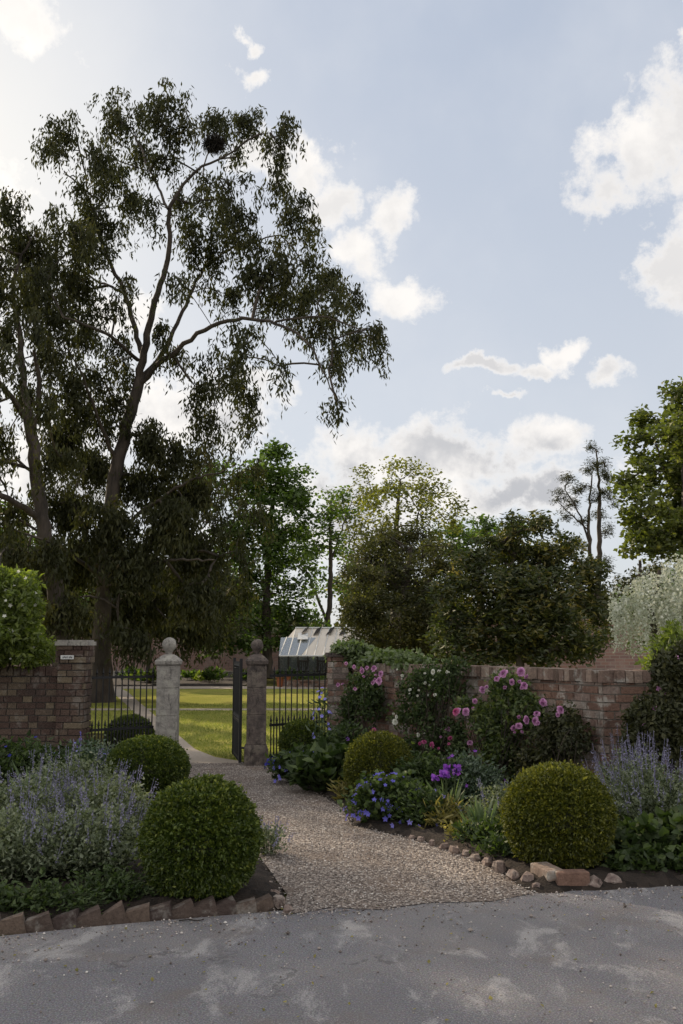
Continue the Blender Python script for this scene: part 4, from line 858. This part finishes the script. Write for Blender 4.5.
Y1 = 26.0
E1 = [limb(Y1, [(98, 706, .85), (99, 694, .62), (100, 680, .54), (101, 660, .40), (103, 600, .34), (107, 540, .31), (112, 490, .29), (121, 445, .27), (131, 408, .25), (140, 378, .23)]),
      limb(Y1, [(140, 378, .19), (146, 341, .16), (158, 294, .13), (170, 253, .11), (168, 209, .09), (182, 186, .07), (202, 165, .055), (234, 151, .04)], -1.5),
      limb(Y1 - 1, [(168, 209, .06), (155, 180, .05), (141, 148, .04), (132, 128, .03)], 1.5),
      limb(Y1, [(141, 352, .12), (126, 294, .10), (108, 259, .08), (97, 230, .065), (88, 195, .05), (64, 171, .03)], 2),
      limb(Y1 + .6, [(126, 294, .07), (99, 282, .055), (70, 265, .03)], 2.5),
      limb(Y1, [(138, 385, .12), (167, 347, .10), (187, 300, .08), (205, 265, .065), (234, 247, .05), (280, 235, .03)], 2.5),
      limb(Y1, [(136, 390, .13), (160, 362, .12), (187, 341, .10), (222, 320, .085), (258, 319, .07), (293, 329, .055), (316, 353, .04), (334, 394, .02)], -3),
      limb(Y1 - 2, [(275, 322, .05), (320, 315, .04), (350, 325, .03), (372, 338, .02)], -1),
      limb(Y1, [(138, 360, .09), (105, 332, .07), (64, 318, .04)], -2.5),
      limb(Y1, [(116, 462, .10), (102, 430, .08), (92, 400, .06), (80, 370, .04)], -2),
      limb(Y1, [(107, 540, .10), (150, 505, .07), (190, 480, .05), (225, 470, .03)], -3),
      limb(Y1, [(104, 580, .10), (60, 545, .07), (20, 520, .05)], -2),
      limb(Y1, [(103, 590, .09), (165, 560, .06), (215, 560, .03)], -3.5)]
A1 = [(68, 130, 24, 14), (52, 150, 10, 16), (95, 150, 18, 18), (122, 112, 26, 20), (158, 100, 26, 12), (175, 120, 30, 18), (215, 118, 24, 14), (248, 120, 26, 12), (278, 128, 18, 18), (284, 150, 9, 16), (135, 155, 18, 14), (113, 172, 22, 18), (125, 198, 22, 14), (90, 190, 18, 16),
      (165, 160, 18, 12), (200, 180, 20, 10), (215, 205, 26, 14), (245, 212, 26, 13), (283, 190, 20, 10), (298, 215, 22, 16), (312, 228, 10, 12), (228, 240, 30, 13), (265, 243, 24, 11), (190, 235, 16, 20), (172, 285, 14, 14),
      (255, 268, 30, 14), (293, 265, 30, 13), (325, 275, 24, 14), (344, 292, 16, 14), (305, 293, 32, 13), (275, 300, 24, 10), (340, 318, 20, 12), (372, 328, 13, 16), (378, 345, 8, 14), (318, 330, 18, 12), (336, 345, 14, 12), (328, 366, 9, 13), (337, 404, 9, 4),
      (355, 335, 12, 12), (280, 365, 8, 10), (228, 290, 20, 12), (210, 262, 18, 12), (238, 340, 22, 14), (218, 362, 26, 14), (243, 390, 18, 18), (200, 390, 20, 16), (212, 420, 22, 14), (250, 418, 10, 14),
      (160, 330, 12, 16), (178, 355, 12, 12), (70, 232, 26, 20), (40, 250, 24, 20), (92, 248, 24, 18), (75, 280, 26, 20), (45, 300, 26, 16), (105, 305, 20, 14), (82, 330, 28, 16), (120, 345, 16, 12), (55, 352, 26, 16), (100, 370, 24, 16), (70, 385, 26, 16),
      (115, 400, 18, 14), (90, 420, 26, 18), (60, 440, 22, 18), (150, 440, 24, 16), (95, 465, 26, 18), (180, 450, 28, 14), (215, 460, 24, 12), (140, 480, 30, 18), (60, 500, 30, 24), (195, 490, 26, 18), (230, 490, 20, 16), (110, 520, 34, 22), (165, 520, 34, 22), (215, 520, 28, 20), (75, 560, 36, 26), (135, 560, 34, 22), (190, 555, 32, 22), (235, 550, 24, 20),
      (60, 605, 30, 20), (150, 600, 32, 22), (200, 595, 30, 20), (240, 590, 16, 18), (130, 635, 24, 14), (190, 628, 26, 14), (220, 622, 16, 12), (30, 570, 24, 26), (85, 215, 22, 16), (110, 225, 18, 14), (60, 262, 26, 18), (30, 280, 20, 18), (120, 280, 14, 12), (65, 320, 26, 14), (150, 205, 12, 14), (180, 205, 14, 12), (230, 180, 22, 8), (330, 288, 20, 10), (300, 315, 20, 8), (262, 282, 22, 8), (130, 375, 14, 10), (70, 410, 24, 14), (235, 150, 16, 8), (255, 465, 10, 14), (175, 500, 24, 20), (250, 520, 16, 20), (170, 585, 30, 20), (120, 600, 24, 20), (210, 605, 24, 14)]
A1 = [(a, b, c, d, .75 if b < 430 else (.35 if a > 200 else 1.35)) for a, b, c, d in A1]
grow('eucalyptus_tree', 'tallest eucalyptus with open airy crown and flared trunk behind the left railing', 'tree', (P(98, 700, Y1)[0], Y1, 0), E1, cl_pts(A1, Y1, 1.5, 44), bark_e, f_euc, 'droop', .165, .048, 135, r0=.008)
nest = MB(); q = P(214, 144, Y1 - 1.2); k = 900; a_ = rvec(k); pos = q + a_ * rng.uniform(.1, 1.1, (k, 1)) * np.array([.24, .2, .12]); nest.inst(*DIA, pos, nrm(np.cross(a_, rvec(k))), rvec(k), np.c_[np.full(k, .3), np.full(k, .02), np.full(k, .02)], rng.random(k))
tag(nest.build('bird_nest', m_dark), 'dark twiggy bird nest high in the tallest eucalyptus', 'nest')
Y2 = 23.5
E2 = [limb(Y2, [(66, 706, .42), (60, 620, .34), (52, 560, .30), (42, 520, .27), (36, 480, .25), (33, 440, .23), (27, 410, .21)]),
      limb(Y2, [(27, 410, .15), (22, 370, .13), (20, 330, .11), (12, 290, .09), (18, 260, .06), (35, 235, .04)], 1),
      limb(Y2, [(34, 435, .12), (41, 400, .10), (38, 372, .09), (34, 350, .06)], -1), limb(Y2, [(27, 420, .11), (10, 395, .10), (-20, 360, .08), (-50, 310, .05)], -2),
      limb(Y2, [(40, 520, .14), (15, 500, .12), (-20, 488, .10), (-60, 440, .06)], -2), limb(Y2, [(30, 470, .07), (15, 458, .05), (-10, 460, .03)], 1)]
A2 = [(10, 205, 20, 14), (-20, 215, 26, 20), (20, 235, 26, 14), (-15, 260, 28, 20), (5, 290, 24, 16), (35, 272, 20, 14), (-40, 300, 34, 26), (5, 330, 22, 14), (30, 320, 16, 14), (-5, 365, 26, 18), (45, 350, 16, 16), (20, 390, 16, 14), (50, 400, 16, 16), (-25, 410, 34, 22), (10, 440, 18, 14), (50, 460, 20, 16), (-20, 470, 30, 22), (15, 510, 20, 16), (20, 545, 24, 20), (-30, 540, 34, 26), (0, 560, 30, 24), (-60, 370, 40, 34), (-90, 300, 40, 40), (-90, 430, 44, 44), (-60, 230, 36, 30), (-120, 360, 40, 50), (20, 600, 30, 20), (60, 545, 16, 20)]
A2 = [(a, b, c, d, .7) for a, b, c, d in A2]
grow('eucalyptus_tree', 'second eucalyptus with twin dark stems at the left picture edge', 'tree', (P(66, 700, Y2)[0], Y2, 0), E2, cl_pts(A2, Y2, 1.5, 55), bark_e, f_euc, 'droop', .165, .048, 135, r0=.008)
# generic broadleaf
def btree(label, px, Y, trunk, clumps, leafm, dens, per, spray, L, Wd, name='broadleaf_tree', cat='tree', barkm=bark_d, r=.16, dY=1.0, tm=DIA, r0=.012, limbs=None, group=None, shell=True):
    b = P(px, 650, Y); b[2] = 0; tl = limbs or [trunk]
    E = []
    for tt in tl:
        pts_ = [np.array([b[0], b[1], 0])] if tt is tl[0] else []
        E.append((pts_ + [P(a, c, Y) for a, c, _ in tt], ([tt[0][2] * 1.3] if tt is tl[0] else []) + [q[2] for q in tt]))
    return grow(name, label, cat, b, E, cl_pts(clumps, Y, dY, dens, shell=shell), barkm, leafm, spray, L, Wd, per, r0=r0, tm=tm, group=group)
btree('broad mid-green tree rising behind the eucalyptus, left of the gap of sky', 268, 44, [(266, 600, .3), (270, 520, .2), (280, 470, .08)],
      [(285, 462, 26, 18), (262, 480, 26, 22), (298, 490, 18, 24), (245, 500, 26, 26), (285, 515, 30, 30), (250, 540, 34, 28), (290, 560, 26, 34), (225, 560, 28, 30), (260, 600, 40, 30), (292, 608, 20, 24), (220, 610, 26, 30), (215, 470, 16, 18), (195, 500, 20, 24), (270, 635, 36, 16), (235, 640, 30, 14), (205, 636, 26, 14), (298, 630, 14, 16)], f_mid, 13, 110, .62, .20, .13)
tb = [(322, 600, .18), (330, 560, .15), (329, 530, .11), (330, 500, .06)]
btree('slender open tree with visible twin stems in the gap of sky', 322, 46, None, [(322, 500, 10, 14), (345, 500, 14, 16), (335, 525, 18, 14), (318, 545, 12, 14), (345, 550, 14, 18), (315, 580, 10, 16), (340, 590, 10, 14), (322, 615, 14, 12), (330, 512, 12, 12), (312, 525, 10, 12), (330, 540, 12, 10), (348, 575, 12, 16), (308, 560, 8, 12)], f_mid, 10, 60, .55, .2, .13, limbs=[[(330, 600, .2), (331, 560, .16), (330, 530, .11), (332, 495, .05)], [(333, 640, .12), (318, 600, .1), (306, 570, .07)], [(331, 560, .08), (345, 520, .05), (352, 500, .03)]])
btree('tall airy light-crowned tree behind the dark holm oak', 395, 52, [(395, 580, .35), (397, 520, .2), (400, 480, .08)],
      [(395, 475, 26, 13), (375, 482, 22, 14), (425, 480, 20, 14), (360, 500, 20, 18), (400, 505, 34, 18), (440, 500, 22, 14), (462, 505, 10, 12), (380, 530, 30, 20), (430, 530, 30, 20), (355, 540, 18, 20), (345, 515, 14, 20), (400, 560, 40, 26), (358, 580, 22, 26)], f_pale, 8, 80, .72, .2, .13)
btree('dark bulky holm oak behind the ivy end of the brick wall', 405, 30, [(405, 620, .3), (405, 580, .2), (410, 550, .1)],
      [(402, 536, 28, 12), (438, 556, 24, 14), (380, 560, 26, 20), (365, 590, 20, 28), (410, 575, 34, 26), (448, 585, 22, 22), (362, 625, 20, 24), (400, 620, 34, 30), (440, 620, 34, 32), (385, 650, 34, 16), (430, 655, 40, 16), (385, 532, 8, 6), (350, 575, 8, 10), (346, 610, 6, 10)], f_holm, 90, 90, .36, .10, .05)
btree('distant green tree filling the skyline between holm oak and magnolia', 480, 60, [(480, 580, .3), (480, 540, .1)], [(470, 530, 24, 12), (500, 525, 22, 10), (450, 540, 20, 12), (480, 550, 40, 18), (525, 525, 16, 8)], f_mid, 11, 90, .7, .22, .15)
btree('rounded magnolia with glossy bronze-green leaves above the brick wall', 520, 20, [(520, 645, .13), (520, 620, .08), (524, 600, .05)],
      [(530, 530, 20, 10), (505, 538, 18, 12), (558, 545, 16, 10), (475, 560, 22, 12), (520, 560, 34, 20), (570, 565, 22, 18), (455, 585, 18, 12), (490, 590, 30, 22), (545, 595, 38, 26), (588, 590, 14, 26), (540, 518, 8, 5), (515, 522, 6, 4), (490, 540, 8, 6), (440, 598, 8, 5), (436, 640, 8, 8), (602, 575, 6, 8), (575, 545, 8, 6), (460, 625, 22, 22), (500, 635, 36, 26), (555, 640, 38, 26), (592, 635, 14, 30), (470, 652, 26, 16), (445, 612, 8, 5), (525, 645, 26, 20), (525, 615, 26, 22), (520, 588, 26, 20)], f_mag, 120, 60, .30, .135, .055, name='magnolia_tree', tm=FOLD, dY=.5)
btree('thin straggly pine with bare lower stems against the sky', 592, 38, None, [(592, 448, 6, 7), (598, 465, 12, 8), (604, 478, 8, 8), (568, 480, 9, 6), (560, 495, 9, 7), (580, 490, 10, 7), (572, 505, 10, 6), (598, 495, 10, 8), (612, 500, 6, 8), (600, 515, 8, 6), (566, 515, 8, 5), (585, 470, 6, 6), (585, 520, 8, 5), (608, 530, 6, 8), (580, 545, 8, 6), (606, 565, 8, 8)], f_dark, 90, 80, .24, .13, .025, name='pine_tree',
      limbs=[[(598, 600, .2), (599, 560, .16), (600, 500, .11), (596, 450, .04)], [(594, 620, .16), (590, 560, .13), (588, 520, .09), (592, 475, .04)], [(590, 545, .07), (578, 510, .05), (565, 490, .03)], [(588, 530, .05), (572, 515, .04), (556, 500, .02)]], dY=.4, shell=False)
btree('large bright green plane tree filling the right picture edge', 690, 27, [(690, 560, .4), (690, 480, .3), (690, 420, .15)],
      [(676, 400, 14, 16), (655, 415, 18, 14), (690, 430, 34, 26), (640, 440, 16, 14), (665, 455, 28, 20), (640, 475, 22, 16), (680, 490, 34, 26), (640, 505, 20, 20), (632, 530, 14, 14), (665, 530, 30, 24), (650, 550, 22, 12), (700, 540, 40, 40), (720, 470, 50, 50), (720, 400, 40, 40), (628, 490, 10, 8), (690, 385, 22, 14)], f_plane, 30, 70, .42, .155, .14, name='plane_tree', tm=FOLD, dY=1.2)
# wisteria
def wis(F, base): pass
wt_ = grow('wisteria', 'white wisteria with long hanging flower tresses above the right wall', 'wisteria', (P(660, 650, 15)[0], 15, 0),
     [([(P(660, 650, 15)[0], 15, 0), P(655, 640, 15), P(648, 600, 15), P(660, 570, 15)], [.12, .1, .08, .05])], cl_pts([(650, 588, 24, 14), (670, 578, 22, 16), (690, 590, 24, 30), (630, 605, 16, 18), (660, 620, 28, 20), (640, 640, 24, 16), (680, 640, 24, 20)], 15.3, .2, 12), bark_d, f_mid, .3, .09, .04, 50, r0=.008)
F = MB(); b_ = np.array(wt_.location); nT = 330
for i in range(nT):
    px = rng.uniform(610, 705); top = 552 + max(0, 660 - px) * .65 + rng.uniform(0, 8) + rng.random() ** .9 * 90; c = P(px, top, 15 + rng.uniform(-1.0, .2)); L = rng.uniform(.45, .95); k = 75; s = rng.random(k)
    if c[2] - L < 1.25: continue
    rr = (.065 * (1 - s) ** .7 + .006)[:, None]; pos = c - np.c_[0 * s, 0 * s, s * L] + rvec(k) * rr
    F.inst(*FOLD, pos - b_, rvec(k) + [0, 0, -.3], rvec(k), .045 * (1.1 - s * .5), np.clip(rng.normal(.5, .25, k), 0, 1))
tag(F.build('flower_tress', p_wis, wt_), kind='stuff')

# shrubs & trees filling behind left (below the eucalyptus) and an unseen tree added beyond the frame to shade the drive
btree('dark evergreen shrub mass behind the eucalyptus trunk', 150, 38, [(150, 630, .12), (150, 600, .06)], [(120, 570, 40, 26), (170, 560, 36, 30), (210, 590, 30, 30), (80, 590, 36, 30), (150, 615, 44, 20), (100, 625, 40, 14), (220, 622, 30, 14), (30, 600, 44, 40), (30, 560, 30, 30)], f_dark, 36, 100, .6, .17, .09)
btree('bushy green tree low at the left picture edge beyond the wall', 10, 30, [(10, 600, .2), (10, 560, .1)], [(0, 530, 30, 24), (40, 570, 30, 24), (-30, 560, 40, 40), (20, 610, 50, 26), (60, 600, 26, 20), (-60, 500, 40, 40)], f_mid, 28, 90, .5, .15, .10)
btree('unseen broad tree added beyond the left edge to shade the drive', -330, 24, [(-330, 500, .3), (-320, 400, .2), (-300, 300, .1)], [(-240, 100, 60, 40), (-180, 160, 46, 36), (-330, 120, 60, 50), (-280, 200, 56, 40), (-210, 240, 46, 36), (-380, 220, 60, 50), (-300, 290, 56, 40), (-230, 320, 46, 30), (-400, 320, 60, 50), (-320, 370, 60, 40), (-420, 120, 50, 50), (-300, 40, 60, 36), (-200, 60, 46, 30), (-370, 40, 50, 36), (-160, 260, 26, 30), (-260, -20, 60, 30), (-290, 150, 50, 36), (-240, 170, 46, 36), (-340, 60, 50, 36), (-190, 110, 40, 30), (-250, 40, 50, 36), (-350, 270, 50, 36), (-260, 260, 40, 30)], f_mid, 12, 84, .7, .16, .10)
btree('green tree behind the magnolia at the right', 640, 45, [(640, 600, .2), (640, 560, .1)], [(625, 600, 22, 20), (650, 590, 30, 24), (600, 625, 20, 20), (640, 630, 40, 20), (680, 620, 40, 30)], f_dark, 26, 80, .6, .2, .12)
# distant belt of trees closes the horizon
k = 26000; bx = rng.uniform(-60, 60, k); hz = 5.2 + 2.2 * vnoise(np.c_[bx, 0 * bx, 0 * bx], .25); zz = rng.random(k) * hz; by = 78 + rng.normal(0, 2.5, k)
gapm = ~((np.abs(bx - P(322, 600, 78)[0]) < 1.6) & (zz > 2.8)); F = MB(); k2 = gapm.sum(); F.inst(*DIA, np.c_[bx, by, zz][gapm], rvec(k2), rvec(k2), np.c_[np.full(k2, .8), np.full(k2, .6), np.full(k2, 1)], rng.random(k2))
tag(F.build('distant_wood', f_dark), 'dark distant wood closing the horizon behind the garden', 'wood', kind='stuff')

# ------------------------------------------------------------------ far garden wall, greenhouse, beds
fw = thing('brick_wall', 'long pinkish brick wall at the far side of the lawn, behind the gate', 'wall', (-11, 48, 0))
mb = MB(); mb.box((-6, 0, .92), (34, .35, 1.84)); 
def farbrick():
    m, t, out = newmat('far_brickwork'); p = N(t, 'ShaderNodeBsdfPrincipled'); p.inputs['Roughness'].default_value = .95; v = objc(t)
    mp = N(t, 'ShaderNodeMapping'); t.links.new(v, mp.inputs[0]); mp.inputs['Rotation'].default_value = (R(90), 0, 0)
    bt = N(t, 'ShaderNodeTexBrick'); t.links.new(mp.outputs[0], bt.inputs[0]); bt.inputs['Scale'].default_value = 1
    for k_, v_ in (('Brick Width', .225), ('Row Height', .075), ('Mortar Size', .008)): bt.inputs[k_].default_value = v_
    bt.inputs['Color1'].default_value = (.30, .17, .14, 1); bt.inputs['Color2'].default_value = (.22, .13, .12, 1); bt.inputs['Mortar'].default_value = (.3, .25, .22, 1)
    c = MIX(t, M_(t, 'MULTIPLY', MR(t, NOISE(t, v, 1.3, 6, .7), .45, .65), .6), bt.outputs[0], (.34, .26, .24)); t.links.new(c, p.inputs[0]); t.links.new(p.outputs[0], out.inputs[0]); return m
m_far = farbrick(); mb.build('brickwork', m_far, fw)
mb = MB(); mb.box((-6, 0, 1.875), (34.1, .45, .07)); mb.build('coping', m_coping, fw)
gw = thing('brick_wall', 'shadowed brick wall glimpsed below the wisteria beyond the right garden wall', 'wall', (8.5, 24, 0))
mb = MB(); mb.box((0, 0, 1.0), (12, .35, 2.0)); mb.build('brickwork', m_far, gw); mb = MB(); mb.box((0, 0, 2.03), (12.1, .45, .06)); mb.build('coping', m_coping, gw)
lw = thing('low_wall', 'low pale stone edge in front of the far garden wall', 'wall', (-10, 45.3, 0)); mb = MB(); mb.box((0, 0, .14), (14, .25, .28)); mb.build('stonework', m_stone, lw)
for i in range(16):
    x = -13.5 + i * .66 + rng.normal(0, .1); yy = 37.5 + (i * 37 % 10) * .6
    plant('vegetable_plant', ['leafy green vegetable plant in the sunlit far border beyond the lawn', 'bushy bright green plant in the sunlit far border beyond the lawn'][i % 2], 'plant', (x, yy), .55, .6, .28 + .25 * (i % 3 == 1) + .1 * (i > 8), 34, f_light if i % 2 == 0 else f_mid, .17, .10, 12, tmpl=DIA, group='plants in the far border')

# greenhouse
def glass_mat(name, tint, rough=.1, alpha=.55):
    m, t, out = newmat(name); g = N(t, 'ShaderNodeBsdfGlossy'); g.inputs['Roughness'].default_value = rough; tr = N(t, 'ShaderNodeBsdfTransparent'); tr.inputs[0].default_value = (*tint, 1)
    d = N(t, 'ShaderNodeBsdfDiffuse'); d.inputs[0].default_value = (.6, .65, .68, 1); mx = N(t, 'ShaderNodeMixShader'); mx.inputs[0].default_value = alpha; t.links.new(tr.outputs[0], mx.inputs[1])
    m3 = N(t, 'ShaderNodeMixShader'); m3.inputs[0].default_value = .5; t.links.new(g.outputs[0], m3.inputs[1]); t.links.new(d.outputs[0], m3.inputs[2]); t.links.new(m3.outputs[0], mx.inputs[2]); t.links.new(mx.outputs[0], out.inputs[0]); return m
m_glass = glass_mat('greenhouse_glass', (.75, .82, .82), .12, .55); m_glassw = glass_mat('side_glass', (.55, .62, .6), .05, .14)
m_wash = solid('whitewashed_roof', (.80, .72, .62), .6, bump=.2, bscale=12, vary=.12)
YG = 36.0; gx0 = P(279, 640, YG)[0]; gx1 = P(375, 640, YG)[0]; LG = gx1 - gx0; ze = CAMH + (645 - 656) / FPX * YG; zr = CAMH + (645 - 627) / FPX * YG - .05
gh = thing('greenhouse', 'long low white greenhouse with whitewashed roof beyond the lawn', 'greenhouse', (gx0, YG, 0))
D = 1.7
def slope(x, s, up=0): return (x, s * D, ze + s * (zr - ze) + up)
def roofq(mb, x0, x1, s0=0, s1=1, up=0, skew=0): mb.add([slope(x0 + skew * s0, s0, up), slope(x1 + skew * s0, s0, up), slope(x1 + skew * s1, s1, up), slope(x0 + skew * s1, s1, up)], [[0, 1, 2, 3]])
mb = MB(); mb.add([slope(.78, 0), slope(LG, 0), slope(LG, 1), slope(.5, 1), slope(.25, .66), slope(1.30, .66)], [[0, 1, 2, 5], [5, 2, 3, 4]]); mb.add([(0.5, 2 * D, ze), (LG, 2 * D, ze), (LG, D, zr), (.5, D, zr)], [[0, 1, 2, 3]]); rf = mb.build('roof', m_wash, gh)
mb = MB(); mb.add([slope(.0, 0, .01), slope(.78, 0, .01), slope(1.30, .66, .01), slope(0, .66, .01)], [[0, 1, 2, 3]]); mb.build('glass_roof', m_glass, gh)
mb = MB()
for i in range(12):
    x = .02 + i * LG / 11; mb.tube([slope(x, 0, .02), slope(x + .2, .66 if x < .3 else 1, .02)], .022, 5)
mb.tube([slope(.5, 1, .03), slope(LG, 1, .03)], .035, 5); mb.tube([slope(0, 0, .0), slope(LG, 0, 0)], .035, 5); mb.build('glazing_frame', m_white, gh)
for i in range(6):
    x = .7 + i * .48; mb = MB(); mb.add([slope(x, .72, .03), slope(x + .2, .72, .12), slope(x + .34, .97, .12), slope(x + .14, .97, .03)], [[0, 1, 2, 3]]); mb.build('roof_vent', m_dark, gh)
mb = MB(); mb.add([slope(.62, .5, .10), slope(1.0, .5, .10), slope(1.0, .8, .04), slope(.62, .8, .04)], [[0, 1, 2, 3]]); mb.build('skylight', m_white, gh)
mb = MB(); mb.box((LG / 2, 0, ze / 2 + .15), (LG, .02, ze - .32)); mb.build('front_glass', m_glassw, gh)
mb = MB()
for i in range(11): mb.box((i * LG / 10, 0, ze / 2), (.05, .06, ze))
mb.build('post', m_dark, gh)
mb = MB(); mb.box((LG / 2, 0, .12), (LG, .12, .24)); mb.build('base_wall', m_far, gh)
mb = MB(); mb.add([(0, 0, ze), (0, D * .66, ze + .66 * (zr - ze)), (0, 2 * D, ze), (0, 2 * D, 0), (0, 0, 0)], [[0, 1, 2, 3, 4]]); mb.add([(LG, 0, ze), (LG, D, zr), (LG, 2 * D, ze), (LG, 2 * D, 0), (LG, 0, 0)], [[0, 1, 2, 3, 4]]); mb.build('gable_glass', m_glassw, gh)
mb = MB(); mb.box((LG / 2, 2 * D, ze / 2), (LG, .2, ze)); mb.build('back_wall', m_timber, gh)
for i, (x, s) in enumerate(((.05, .3), (.42, .34), (.75, .28))):
    q = (gx0 + x + .05, YG - .9); t = thing('flower_pot', ['small terracotta pot at the left corner of the greenhouse', 'largest terracotta pot in front of the greenhouse', 'terracotta pot between largest pot and raised bed'][i], 'pot', (q[0], q[1], 0), 0, 'terracotta pots by the greenhouse')
    mb = MB(); mb.lathe([(s * .3, 0), (s * .45, s), (s * .5, s), (s * .5, s * 1.15), (s * .4, s * 1.15), (s * .4, s)], k=12); mb.build('pot', m_terra, t)
    k = 160; mb = MB(); mb.inst(*DIA, rvec(k) * s * .45 + [0, 0, s * 1.4], rvec(k), rvec(k), .1, rng.random(k)); mb.build('foliage', f_bed, t)
rb = thing('raised_bed', 'raised bed of orange-red brick in front of the greenhouse', 'raised bed', (P(325, 684, 34.5)[0], 34.6, 0))
mb = MB(); bricks(mb, (-1.3, 0), (1.9, 0), 0, .25, side=1); mb.box((.3, .4, .12), (3.2, .8, .24)); mb.build('brickwork', m_brick, rb)
mb = MB(); k = 700; mb.inst(*DIA, np.c_[rng.uniform(-1.2, 1.8, k), rng.uniform(.1, .7, k), rng.uniform(.25, .42, k)], rvec(k), rvec(k), .08, rng.random(k)); mb.build('foliage', f_mid, rb)
def chair(x, y, rz, lab):
    t = thing('garden_chair', lab, 'chair', (x, y, 0), rz, 'dark garden chairs by the greenhouse')
    mb = MB(); mb.box((0, 0, .45), (.42, .42, .04)); mb.build('seat', m_dark, t); mb = MB()
    for i in range(5): mb.box((-.16 + i * .08, .2, .68), (.03, .02, .4))
    mb.box((0, .2, .88), (.42, .03, .06)); mb.build('backrest', m_dark, t)
    for sx in (-.18, .18):
        for sy in (-.18, .18): mb = MB(); mb.box((sx, sy, .215), (.035, .035, .43)); mb.build('leg', m_dark, t)
chair(gx0 + .95, YG - .5, .3, 'dark garden chair left of its pair, before the greenhouse glass'); chair(gx0 + 1.5, YG - .5, -.4, 'dark garden chair right of its pair, before the greenhouse glass')

# fallen bits on the drive
mb = MB(); k = 260; X = rng.uniform(-3, 3, k); Y = rng.uniform(4.1, 6.0, k); mb.inst(*FOLD, np.c_[X, Y, np.full(k, .008)], rvec(k) * [1, 1, .15], rvec(k) * [1, 1, .2], rng.uniform(.008, .022, k), rng.random(k))
tag(mb.build('leaf_litter', f_yel), 'scattered dry leaf fragments lying on the asphalt drive', 'leaf litter', kind='stuff')
tw = MB(); g = G(192, 922); tw.tube([g + [-.07, 0, .008], g + [-.02, .01, .01], g + [.03, -.005, .008], g + [.06, .015, .01]], .0035, 5)
tag(tw.build('twig', m_dark), 'small dark twig lying on the drive below the edging bricks', 'twig')
